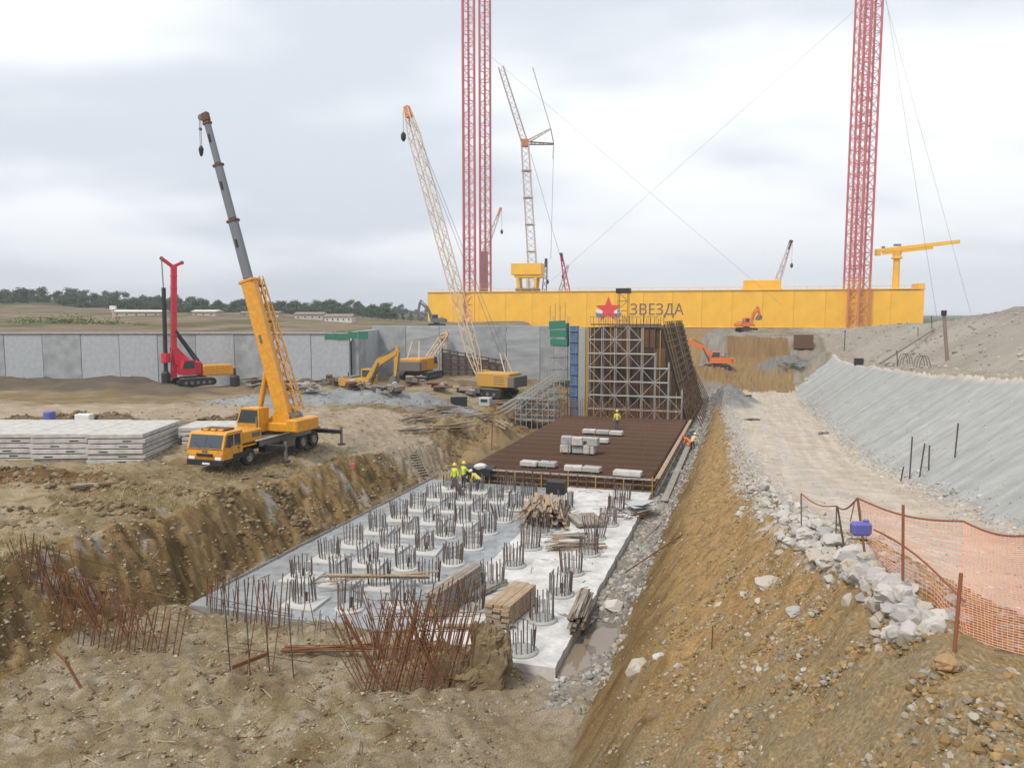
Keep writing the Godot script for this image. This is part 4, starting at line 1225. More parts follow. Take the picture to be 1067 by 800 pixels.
	bar(o, "cylinder_rod", pivot + y * L * 0.17 + fwd * 0.35, pivot + y * L * 0.27 + fwd * 0.48, 0.10, M.rim_grey)
	# the lattice fly jib folded along the boom
	var side := -bt.x if (-bt.x).dot(inv.basis * Vector3.RIGHT) > 0.0 else bt.x
	lattice(o, pivot + y * L * 0.02 + side * 0.75 - fwd * 0.5, pivot + y * L * 0.47 + side * 0.62 - fwd * 0.35, 0.62, 0.34, 12, 0.045, 0.03, M.crane_yellow)
	for f in [0.12, 0.32, 0.44]: beam(o, "jib_bracket", pivot + y * L * f, pivot + y * L * f + side * 0.85 - fwd * 0.4, 0.12, 0.12, M.rust)
	# hook block on its ropes
	var hk := inv * at_depth(213, 158, 49.9)
	var hang := tip + fwd * 0.45
	for s in [-0.06, 0.06]: bar(o, "hoist_rope", hang + bt.x * s, Vector3(hang.x, hk.y, hang.z) + bt.x * s, 0.018, M.cable)
	part(o, "hook_block", lathe([[0, -0.36], [0.08, -0.3], [0.13, -0.1], [0.16, 0.12], [0.08, 0.3], [0, 0.32]], 12), M.black, Vector3(hang.x, hk.y, hang.z))
	part(o, "overhaul_ball", lathe([[0, -0.1], [0.1, -0.06], [0.1, 0.06], [0, 0.1]], 12), M.dusty_steel, Vector3(hang.x, hk.y + 1.35, hang.z))

func stadium(l: float, h: float) -> Array:
	var r := []
	for i in 9: r.append(Vector2(l / 2 - h / 2 + cos(-PI / 2 + PI * i / 8) * h / 2, h / 2 + sin(-PI / 2 + PI * i / 8) * h / 2))
	for i in 9: r.append(Vector2(-l / 2 + h / 2 + cos(PI / 2 + PI * i / 8) * h / 2, h / 2 + sin(PI / 2 + PI * i / 8) * h / 2))
	return r

func tracks(o: Node3D, gauge: float, l: float, h: float, w: float) -> void:
	for s in [-1, 1]:
		var k := part(o, "track", prism(stadium(l, h), w), M.black, Vector3(s * gauge / 2, 0, 0))
		for i in 5: part(k, "roller", cyl(h * 0.22, w + 0.08, 12), M.dusty_steel, Vector3(0, h * 0.42, -l * 0.32 + i * l * 0.16), Basis(Vector3.FORWARD, PI / 2))
		for i in 14: bx(k, "shoe", Vector3(w + 0.04, 0.05, l / 18.0), Vector3(0, h + 0.01, -l * 0.39 + i * l * 0.06), M.dusty_steel, Basis.IDENTITY, 0.01)

func excavator(label: String, at: Vector3, yaw: float, m: Material, boom_a: float, elbow: Vector2, bucket: Vector2, sc := 1.0) -> void:
	var o := thing("excavator", label, "excavator", at, Basis(Vector3.UP, yaw).scaled(Vector3.ONE * sc))
	tracks(o, 2.3, 3.9, 0.85, 0.55)
	bx(o, "undercarriage", Vector3(1.9, 0.4, 1.6), Vector3(0, 0.7, 0), M.dusty_steel)
	part(o, "slew_ring", cyl(0.7, 0.22, 18), M.black, Vector3(0, 0.98, 0))
	var body := part(o, "body", prism([Vector2(-2.1, 1.1), Vector2(1.3, 1.1), Vector2(1.3, 1.6), Vector2(0.2, 1.95), Vector2(-1.9, 2.0), Vector2(-2.15, 1.7)], 2.6), m)
	bx(body, "counterweight", Vector3(2.6, 0.85, 0.5), Vector3(0, 1.5, 2.05), m, Basis.IDENTITY, 0.12)
	bx(body, "engine_hood", Vector3(2.2, 0.2, 1.2), Vector3(0, 2.05, 1.2), M.dusty_steel)
	bar(body, "exhaust", Vector3(0.7, 2.0, 1.3), Vector3(0.7, 2.6, 1.3), 0.06, M.black)
	var cab := part(o, "cab", prism([Vector2(-0.3, 1.5), Vector2(1.3, 1.5), Vector2(1.35, 2.1), Vector2(1.0, 2.95), Vector2(-0.2, 2.95)], 1.0), m, Vector3(-0.75, 0, 0))
	part(cab, "front_window", prism([Vector2(1.365, 2.0), Vector2(1.02, 2.88), Vector2(0.98, 2.88), Vector2(1.32, 2.0)], 0.85), M.window_dark)
	for s in [-1, 1]: part(cab, "side_window", prism([Vector2(-0.1, 2.05), Vector2(1.2, 2.05), Vector2(0.92, 2.8), Vector2(-0.1, 2.8)], 0.03), M.window_dark, Vector3(s * 0.51, 0, 0))
	var foot := Vector2(0.8, 1.5)
	var knee := foot + (elbow - foot) * 0.5 + Vector2(-0.45, 0.65) * boom_a
	part(o, "boom", prism([foot + Vector2(-0.1, -0.25), knee + Vector2(0.25, -0.45), elbow + Vector2(0.1, -0.2), elbow + Vector2(0.1, 0.2), knee + Vector2(-0.05, 0.3), foot + Vector2(-0.25, 0.2)], 0.5), m, Vector3(0.2, 0, 0))
	var dv := (bucket - elbow).normalized()
	var nv := Vector2(-dv.y, dv.x)
	part(o, "stick", prism([elbow - dv * 0.7 + nv * 0.15, elbow + nv * 0.32, bucket + nv * 0.14, bucket - nv * 0.14, elbow - nv * 0.2, elbow - dv * 0.7 - nv * 0.1], 0.36), m, Vector3(0.2, 0, 0))
	part(o, "bucket", prism([bucket + Vector2(0.2, 0.1), bucket + Vector2(0.25, -0.5), bucket + Vector2(-0.2, -0.95), bucket + Vector2(-0.85, -0.9), bucket + Vector2(-0.6, -0.35), bucket + Vector2(-0.25, 0.15)], 1.05), M.dusty_steel, Vector3(0.2, 0, 0))
	var e3 := func(p: Vector2, x: float) -> Vector3: return Vector3(x, p.y, -p.x)
	for s in [-0.12, 0.52]: bar(o, "boom_cylinder", e3.call(foot + Vector2(0.35, -0.3), s), e3.call(knee + Vector2(0.2, -0.1), s), 0.09, M.dusty_steel)
	bar(o, "stick_cylinder", e3.call(knee + Vector2(0.0, 0.35), 0.2), e3.call(elbow - dv * 0.6, 0.2), 0.08, M.dusty_steel)
	bar(o, "bucket_cylinder", e3.call(elbow + nv * 0.35, 0.2), e3.call(bucket + nv * 0.25, 0.2), 0.07, M.dusty_steel)

func crawler_crane(label: String, at: Vector3, tip: Vector3, foot: Vector3, m: Material, bm: Material, w: float, n: int, head_m: Material, hook_y: float) -> void:
	var flat := tip - foot
	flat.y = 0
	foot = at + Basis.looking_at(flat, Vector3.UP) * Vector3(0, 1.75, -1.35)
	var o := thing("crawler_crane", label, "crane", at, Basis.looking_at(flat, Vector3.UP))
	var inv := o.transform.affine_inverse()
	tracks(o, 3.6, 5.4, 1.0, 0.8)
	bx(o, "car_body", Vector3(2.8, 0.5, 2.4), Vector3(0, 0.85, 0), M.dusty_steel)
	bx(o, "machine_house", Vector3(3.0, 1.7, 4.4), Vector3(0, 2.05, 1.2), m, Basis.IDENTITY, 0.1)
	bx(o, "counterweight", Vector3(3.4, 1.3, 0.9), Vector3(0, 1.9, 3.7), M.dusty_steel, Basis.IDENTITY, 0.08)
	for k in 4: bx(o, "louvre", Vector3(3.04, 0.12, 1.4), Vector3(0, 1.6 + k * 0.28, 2.0), M.dusty_steel)
	var cab := part(o, "cab", prism([Vector2(0.9, 1.3), Vector2(2.2, 1.3), Vector2(2.3, 2.0), Vector2(1.9, 3.0), Vector2(0.9, 3.0)], 1.0), m, Vector3(1.05, 0, 0))
	part(cab, "window", prism([Vector2(1.0, 2.0), Vector2(2.2, 2.0), Vector2(1.85, 2.9), Vector2(1.0, 2.9)], 1.03), M.window_dark)
	var a := inv * foot
	var b := inv * tip
	var d := (b - a).normalized()
	var L := (b - a).length()
	for s in [-1, 1]: beam(o, "boom_foot_bracket", Vector3(s * 0.45, 1.1, -0.6), a + Vector3(s * 0.3, 0, 0), 0.2, 0.4, m)
	lattice(o, a, a + d * L * 0.1, w * 0.3, w, 2, 0.075, 0.04, bm)
	lattice(o, a + d * L * 0.1, a + d * L * 0.9, w, w, n, 0.075, 0.04, bm)
	lattice(o, a + d * L * 0.9, b, w, w * 0.5, 3, 0.075, 0.04, bm)
	beam(o, "boom_head", b - d * 1.2, b + d * 0.25, w * 0.6, w * 0.55, head_m)
	for s in [-1, 1]:
		bar(o, "gantry_leg", Vector3(s * 0.9, 2.6, 2.6), Vector3(s * 0.5, 5.2, 1.6), 0.09, bm)
		bar(o, "pendant", Vector3(s * 0.5, 5.2, 1.6), b + Vector3(s * 0.3, 0, 0), 0.025, M.cable)
	var hang := b + Vector3(0, -0.2, -0.6)
	var hb := Vector3(hang.x, (inv * Vector3(tip.x, hook_y, tip.z)).y, hang.z)
	bar(o, "hoist_rope", hang, hb, 0.03, M.cable)
	part(o, "hook_block", lathe([[0, -0.6], [0.16, -0.48], [0.32, -0.2], [0.32, 0.3], [0.12, 0.6], [0, 0.6]], 12), M.black, hb)

func build_machines() -> void:
	build_mobile_crane()
	var g := stand
	excavator("dusty yellow excavator with its arm bent over the grey gravel heap", stand(-16.6, -84.5), -PI / 2 - 0.35, M.digger_yellow, 1.0, Vector2(4.6, 4.9), Vector2(4.4, 2.2), 0.98)
	excavator("orange excavator with lowered arm working below the brown cut face", stand(37.3, -139.0) + Vector3(0, 0.0, 0), PI / 2 - 0.1, M.digger_orange, 1.0, Vector2(4.3, 4.4), Vector2(5.8, 2.6), 1.15)
	excavator("far orange excavator with raised arm standing before the yellow girder", Vector3(58.5, 7.85, -192.0), -PI / 2 + 0.3, M.digger_orange, 0.9, Vector2(2.7, 4.8), Vector2(3.2, 3.4), 1.15)
	excavator("small dark excavator with folded arm on the skyline above the pale wall", Vector3(-20.2, 9.6, -150.0) + Vector3(5.5, 0, 0), PI / 2 + 0.2, M.boom_grey, 1.0, Vector2(3.6, 5.6), Vector2(4.2, 2.8), 0.85)
	var p := stand(-2.6, -92.0)
	crawler_crane("yellow crawler crane with a long pale lattice boom reaching into the sky", p, at_depth(424, 113, 98.0), at_depth(516, 398, 92.0), M.digger_yellow, M.boom_cream, 1.15, 24, M.tower_orange, at_depth(421, 142, 98.0).y)
	p = stand(-12.6, -106.0)
	crawler_crane("small yellow crawler crane with a short boom against the pale dock wall", p, at_depth(465, 348, 111.0), at_depth(450, 389, 106.0), M.crane_yellow, M.boom_cream, 0.9, 6, M.digger_yellow, at_depth(466, 375, 108.0).y)
	# drilling rig
	p = stand(-38.6, -92.5)
	var o := thing("drilling_rig", "red piling rig with a tall mast and black drill string before the dock wall", "drilling rig", p, Basis(Vector3.UP, PI / 2 + 0.75))
	tracks(o, 2.6, 4.4, 0.9, 0.7)
	bx(o, "undercarriage", Vector3(2.2, 0.5, 2.4), Vector3(0, 0.8, 0), M.dusty_steel)
	bx(o, "engine_house", Vector3(2.6, 1.3, 3.6), Vector3(0, 1.75, 2.6), M.crane_yellow, Basis.IDENTITY, 0.1)
	bx(o, "counterweight", Vector3(2.7, 0.9, 0.6), Vector3(0, 1.6, 4.5), M.crane_yellow, Basis.IDENTITY, 0.1)
	bx(o, "upper_frame", Vector3(2.2, 1.6, 2.2), Vector3(0, 2.1, -0.4), M.rig_red, Basis.IDENTITY, 0.1)
	var cab := part(o, "cab", prism([Vector2(0.2, 1.4), Vector2(1.7, 1.4), Vector2(1.8, 2.1), Vector2(1.5, 3.1), Vector2(0.2, 3.1)], 1.0), M.rig_red, Vector3(-1.0, 0, 0))
	part(cab, "window", prism([Vector2(0.3, 2.1), Vector2(1.7, 2.1), Vector2(1.45, 3.0), Vector2(0.3, 3.0)], 1.03), M.window_dark)
	for s in [-1, 1]:
		beam(o, "mast_strut", Vector3(s * 0.6, 2.4, 0.9), Vector3(s * 0.35, 6.6, -1.9), 0.22, 0.22, M.black)
		bar(o, "mast_cylinder", Vector3(s * 0.9, 2.0, 0.2), Vector3(s * 0.3, 4.4, -2.0), 0.13, M.rig_red)
		part(o, "parallelogram", prism([Vector2(0.4, 1.8), Vector2(2.2, 2.6), Vector2(2.4, 4.6), Vector2(1.9, 4.6), Vector2(0.4, 3.0)], 0.16), M.rig_red, Vector3(s * 0.55, 0, 0))
	beam(o, "mast", Vector3(0, 1.0, -2.25), Vector3(0, 14.2, -1.75), 0.5, 0.6, M.rig_red)
	for k in 9: bx(o, "mast_rib", Vector3(0.58, 0.12, 0.68), Vector3(0, 1.8 + k * 1.4, -2.22 + k * 0.052), M.rig_red)
	beam(o, "mast_head", Vector3(0, 14.1, -1.9), Vector3(0, 15.0, -3.1), 0.4, 0.36, M.rig_red)
	beam(o, "mast_head_rear", Vector3(0, 14.1, -1.85), Vector3(0, 14.6, -0.8), 0.36, 0.34, M.rig_red)
	for q in [[15.0, -3.1], [14.6, -0.8]]: part(o, "sheave", cyl(0.24, 0.12, 14), M.dusty_steel, Vector3(0, q[0], q[1]), Basis(Vector3.FORWARD, PI / 2))
	bar(o, "drill_string", Vector3(0, 0.2, -3.15), Vector3(0, 11.6, -3.0), 0.24, M.black)
	part(o, "rotary_drive", cyl(0.5, 1.1, 16), M.rig_red, Vector3(0, 3.4, -3.1))
	part(o, "auger", lathe([[0, -1.0], [0.5, -0.8], [0.5, 0.6], [0.25, 0.9], [0, 0.9]], 16), M.black, Vector3(0, 0.95, -3.15))
	for s in [-0.1, 0.1]: bar(o, "hoist_rope", Vector3(s, 15.0, -3.1), Vector3(s, 11.6, -3.02), 0.03, M.cable)
	var b := thing("drill_bucket", "black drilling bucket on its rod standing beside the piling rig", "drill bucket", stand(-33.0, -91.0))
	part(b, "bucket", lathe([[0, 0], [0.55, 0.05], [0.55, 1.5], [0.4, 1.7], [0.15, 1.75], [0.12, 2.6], [0, 2.6]], 16), M.black)
	for k in 4: bx(b, "tooth", Vector3(0.16, 0.3, 0.16), Vector3(cos(k * 1.57) * 0.45, 0.05, sin(k * 1.57) * 0.45), M.dusty_steel)

# ---------- stacks, piles, timber, bars ----------
func build_panels() -> void:
	var y0 := 3.18
	var spots := [[-33.7, -48.2, "farthest stack from the truck crane"], [-30.35, -48.1, "second stack from the end"], [-27.0, -48.0, "middle stack of the row"], [-23.65, -47.9, "end stack beside the truck crane"]]
	for i in spots.size():
		for k in 6:
			var p := Vector3(spots[i][0] + rng.randf_range(-0.06, 0.06), y0 + 0.16 + k * 0.305, spots[i][1] + rng.randf_range(-0.1, 0.1))
			var layer: String = ["bottom", "second lowest", "third lowest", "third highest", "second highest", "top"][k]
			var o := thing("concrete_panel", "%s precast concrete panel of the %s" % [layer, spots[i][2]], "panel", p, Basis(Vector3.UP, rng.randf_range(-0.012, 0.012) + 0.06), "precast concrete panels stacked by the truck crane")
			bx(o, "slab", Vector3(3.3, 0.25, 6.2), Vector3.ZERO, M.panel_concrete, Basis.IDENTITY, 0.02)
			if k: 
				for s in [-1, 1]: bx(o, "spacer", Vector3(3.0, 0.055, 0.12), Vector3(0, -0.15, s * 2.4), M.wood_old, Basis.IDENTITY, 0.01)
			if k < 5: bx(o, "lifting_slot", Vector3(0.5, 0.07, 0.03), Vector3(rng.randf_range(-0.9, 0.9), 0.0, 3.1), M.black, Basis.IDENTITY, 0.01)
	for k in 5:
		var o := thing("concrete_panel", "%s precast concrete panel of the lower stack behind the row" % ["bottom", "second lowest", "middle", "second highest", "top"][k], "panel", Vector3(-19.6 + rng.randf_range(-0.05, 0.05), y0 + 0.2 + k * 0.305, -51.0), Basis(Vector3.UP, 0.06), "precast concrete panels stacked by the truck crane")
		bx(o, "slab", Vector3(4.3, 0.25, 3.2), Vector3.ZERO, M.panel_concrete, Basis.IDENTITY, 0.02)

func build_piles() -> void:
	var cols := [[-19.4, 29.9, 2.6, 1], [-17.35, 27.2, 2.62, 1], [-15.45, 27.1, 2.7, 0], [-13.5, 28.2, 2.75, 0], [-10.5, 28.2, 2.85, 0], [-7.5, 25.1, 2.88, 0]]
	var pad_sq := cbox(Vector3(1.55, 0.12, 1.55), 0.02)
	var heads := []
	for q in 3:
		heads.append(lathe([[0.62, -0.1], [0.62, 0.05], [0.56, 0.1], [0.2, 0.12], [0, 0.11]], 18))
	for c in cols:
		for k in 10:
			var u: float = c[1] + k * c[2] + rng.randf_range(-0.12, 0.12)
			if u > 50.0: break
			var v: float = c[0] + rng.randf_range(-0.12, 0.12)
			if absf(u - 47.2) < 1.7 and absf(v + 11.6) < 1.6: continue
			var white := v > -11.8
			var square: bool = c[3] == 1 or (c[0] == -15.45 and k % 2 == 1)
			var y := 0.16 if white else 0.0
			var lab := "ring of upright rusty bars on a round pile head in the pale slab" if white else ("ring of upright bars on a square pad in the grey slab" if square else "ring of upright bars on a round pile head in the grey slab")
			var o := thing("pile_head", lab, "pile head", W(u, v, y), DB * Basis(Vector3.UP, rng.randf_range(-0.3, 0.3) if not square else rng.randf_range(-0.1, 0.1) + 0.12), "starter bar rings in the pale slab" if white else ("starter bar rings on square pads" if square else "starter bar rings in the grey slab"))
			if square: part(o, "pad", pad_sq, M.pad, Vector3(0, 0.05, 0))
			part(o, "pile_top", heads[0], M.concrete if white else M.pad, Vector3(0, 0.06 if square else 0.0, 0))
			var n := rng.randi_range(15, 19)
			var hh := rng.randf_range(0.98, 1.2)
			var flare := rng.randf_range(-0.02, 0.05) if rng.randf() < 0.95 else 0.24
			var lean := Vector3(rng.randf_range(-0.04, 0.04), 0, rng.randf_range(-0.04, 0.04))
			for b in n:
				var t := TAU * b / n + rng.randf_range(-0.08, 0.08)
				var d := Vector3(cos(t), 0, sin(t))
				var h := hh * rng.randf_range(0.86, 1.06)
				bar(o, "starter_bar", d * 0.47 + Vector3(0, 0.02, 0), d * (0.47 + flare + rng.randf_range(-0.05, 0.06)) + lean * h + Vector3(0, h, 0), 0.025, M.rebar_dark if rng.randf() < 0.3 else (M.rebar_grey if rng.randf() < 0.78 else M.rust))
			if rng.randf() < 0.35: bar(o, "core_bar", Vector3(0.1, 0.0, 0.1), Vector3(0.14, 0.55, 0.1), 0.06, M.rebar_dark)

func plank_stack(label: String, at: Vector3, yaw: float, w: float, l: float, nx: int, ny: int, t: float, mats: Array, mess := 0.05, called := "plank_stack") -> void:
	var o := thing(called, label, "timber", at, Basis(Vector3.UP, yaw))
	for s in [-0.35, 0.35]: bx(o, "bearer", Vector3(w * nx * 1.02, 0.1, 0.1), Vector3(0, 0.05, s * l), M.wood_dark, Basis.IDENTITY, 0.01)
	for j in ny:
		for i in nx:
			var x := (i - (nx - 1) / 2.0) * w * 1.02 + rng.randf_range(-mess, mess) * 0.3
			bx(o, "plank", Vector3(w * 0.97, t * 0.93, snappedf(l * rng.randf_range(0.94, 1.0), 0.1)), Vector3(x, 0.11 + (j + 0.5) * t, rng.randf_range(-mess, mess)), mats[rng.randi() % mats.size()], Basis(Vector3.UP, rng.randf_range(-mess, mess) * 0.25), 0.008)

func lumber_heap(label: String, at: Vector3, yaw: float, n: int, spread: Vector3, l: float, mats: Array, turn := 0.25) -> void:
	var o := thing("lumber_heap", label, "timber", at, Basis(Vector3.UP, yaw))
	for k in n:
		var f := float(k) / n
		var p := Vector3(rng.randf_range(-1, 1) * spread.x * (1.0 - f * 0.6), 0.06 + f * spread.y, rng.randf_range(-1, 1) * spread.z)
		var len := snappedf(l * rng.randf_range(0.55, 1.0), 0.25)
		bx(o, "plank", Vector3([0.1, 0.15, 0.22][k % 3], [0.1, 0.05, 0.05][k % 3], len), p, mats[rng.randi() % mats.size()], Basis(Vector3.UP, rng.randf_range(-turn, turn)) * Basis(Vector3.RIGHT, rng.randf_range(-0.06, 0.06)), 0.008)

func build_timber() -> void:
	var new := [M.wood_new, M.wood_old, M.wood_new, M.wood_grey]
	var old := [M.wood_old, M.wood_grey, M.wood_dark]
	var dy := -TH
	var p := at_level(533, 640, 0.16)
	plank_stack("neat stack of broad formwork boards on the pale slab", p, dy - 0.12, 0.34, 2.8, 3, 6, 0.125, [M.wood_new, M.wood_grey, M.wood_new])
	p = at_level(474, 632, 0.1)
	plank_stack("tall long pack of timber beams straddling the step between the slabs", p, dy - 0.12, 0.2, 3.9, 3, 7, 0.16, [M.wood_old, M.wood_new, M.wood_old, M.wood_grey], 0.03)
	p = at_level(605, 643, 0.16)
	lumber_heap("loose bundle of reddish boards at the pale slab's edge beside the puddles", p, dy + 0.05, 34, Vector3(0.42, 0.6, 0.25), 3.4, [M.wood_old, M.wood_dark, M.wood_grey, M.wood_old], 0.05)
	p = at_level(504, 620, 0.16)
	plank_stack("two pale planks leaning beside the timber beam pack", p, dy - 0.35, 0.34, 3.0, 1, 2, 0.1, [M.wood_grey], 0.1)
	p = at_level(566, 541, 0.16)
	lumber_heap("big untidy heap of split timber near the rebar mat", p, dy + 0.25, 90, Vector3(1.5, 1.1, 0.7), 4.2, [M.wood_new, M.wood_old, M.wood_dark, M.wood_new], 0.22)
	bx(thing("timber_crate", "dark open crate standing on the timber heap's end", "crate", at_level(580, 514, 0.9), DB), "crate", Vector3(1.2, 0.8, 0.8), Vector3(0, 0.4, 0), M.black)
	p = at_level(611, 545, 0.16)
	plank_stack("low flat board stack between pile heads near the timber heap", p, dy + 0.5, 0.4, 2.3, 4, 2, 0.1, [M.wood_old, M.wood_grey], 0.06)
	p = at_level(602, 572, 0.16)
	lumber_heap("few loose beams lying across the middle of the pale slab", p, dy - 0.9, 9, Vector3(0.5, 0.35, 0.5), 3.0, [M.wood_new, M.wood_old], 0.35)
	p = at_level(588, 560, 0.16)
	lumber_heap("thin boards lying flat near the middle pile heads", p, dy - 1.2, 5, Vector3(0.5, 0.15, 0.4), 2.4, [M.wood_grey, M.wood_new], 0.4)
	p = at_level(395, 612, 0.12)
	lumber_heap("two long crossed beams lying over the grey slab's bars", p + Vector3(0, 0.35, 0), dy - 1.15, 3, Vector3(0.25, 0.2, 0.2), 6.2, [M.wood_new, M.wood_old], 0.16)
	p = at_level(492, 612, 0.05)
	lumber_heap("dark upright edge beam beside the long timber pack", p, dy - 0.1, 4, Vector3(0.15, 0.5, 0.2), 3.0, [M.wood_dark, M.wood_old], 0.05)
	p = at_level(506, 655, 0.16)
	lumber_heap("long thin rusty plank pair lying between the two timber stacks", p, dy - 1.2, 3, Vector3(0.1, 0.1, 0.5), 4.2, [M.wood_dark, M.wood_old], 0.1)
	# debris timber on the far left ground
	for a in [[452, 428, 22, 2.6, 4.5, -1.3, "brown sheets and boards dumped beside the dark container"], [430, 438, 26, 2.8, 5.0, -1.0, "wide scatter of weathered boards on the bank top"], [490, 437, 24, 2.6, 4.0, -0.8, "broken formwork timber heaped behind the yellow earth mound"], [525, 446, 10, 0.6, 3.6, 0.5, "pale boards propped on the yellow earth mound"], [470, 447, 14, 1.6, 5.0, -1.1, "long boards lying along the bank edge"], [422, 452, 8, 1.0, 5.5, -1.2, "few long poles by the bank edge ahead of the truck crane"], [330, 400, 14, 2.2, 3.5, -0.9, "dark scrap timber at the foot of the grey dock wall"], [520, 422, 18, 2.0, 3.2, -1.0, "grey boards and tubes heaped under the stair scaffold"]]:
		p = on_ground(a[0], a[1])
		lumber_heap(a[6], p, a[5], a[2], Vector3(a[3], 0.35, a[3] * 0.6), a[4], old + [M.wood_new], 0.6)
	for a in [[300, 470, "a rusty board lying behind the truck crane's outrigger"], [268, 500, "short weathered plank on the bank above the slab"], [100, 512, "split plank lying on the rusty earth near the panels"]]:
		p = on_ground(a[0], a[1])
		lumber_heap(a[2], p, -1.1, 3, Vector3(0.5, 0.06, 0.3), 3.0, old, 0.2)
	# a timber ladder down the bank
	var l := thing("timber_ladder", "timber ladder stairs lying on the bank near the workers", "ladder", on_ground(441, 500), Basis(Vector3.UP, -TH + 0.9))
	var top := l.transform.affine_inverse() * (on_ground(428, 474) + Vector3(0, 0.15, 0))
	var sd := top.cross(Vector3.UP).normalized() * 0.45
	for s in [-1, 1]: beam(l, "rail", sd * s + Vector3(0, 0.1, 0), top + sd * s, 0.08, 0.14, M.wood_grey)
	for k in 10: beam(l, "tread", top * ((k + 0.5) / 10.0) - sd + Vector3(0, 0.12, 0), top * ((k + 0.5) / 10.0) + sd + Vector3(0, 0.12, 0), 0.2, 0.05, M.wood_old)

func rebar_panel(label: String, o_at: Vector3, across: Vector3, lean: Vector3, n: int, cross: int, rows: int, h: float, m: Material, group := "") -> void:
	var o := thing("rebar_cage", label, "rebar", o_at, Basis.IDENTITY, group)
	for k in n:
		var a := across * (float(k) / maxi(n - 1, 1)) + Vector3(rng.randf_range(-0.06, 0.06), -0.25, rng.randf_range(-0.06, 0.06))
		a.y += stand(o_at.x + a.x, o_at.z + a.z).y - o_at.y
		bar(o, "upright_bar", a, a + lean * h * rng.randf_range(0.8, 1.05) + Vector3(rng.randf_range(-0.08, 0.08), 0, 0), 0.021, m)
	for k in cross:
		var a := across * (rng.randf_range(-0.05, 0.95)) + Vector3(0, rng.randf_range(0.0, 0.5), 0.05)
		var b := a + Vector3(-lean.x * h * 1.3 + rng.randf_range(-0.2, 0.5), h * rng.randf_range(0.55, 0.9), rng.randf_range(-0.1, 0.2))
		bar(o, "cross_bar", a, b, 0.016, M.rust_bright)
	for k in rows:
		var f := (k + 0.6) / (rows + 0.5)
		bar(o, "tie_bar", lean * h * f + Vector3(-0.15, 0, 0.03), across + lean * h * f + Vector3(0.15, rng.randf_range(-0.1, 0.1), 0.03), 0.014, m)

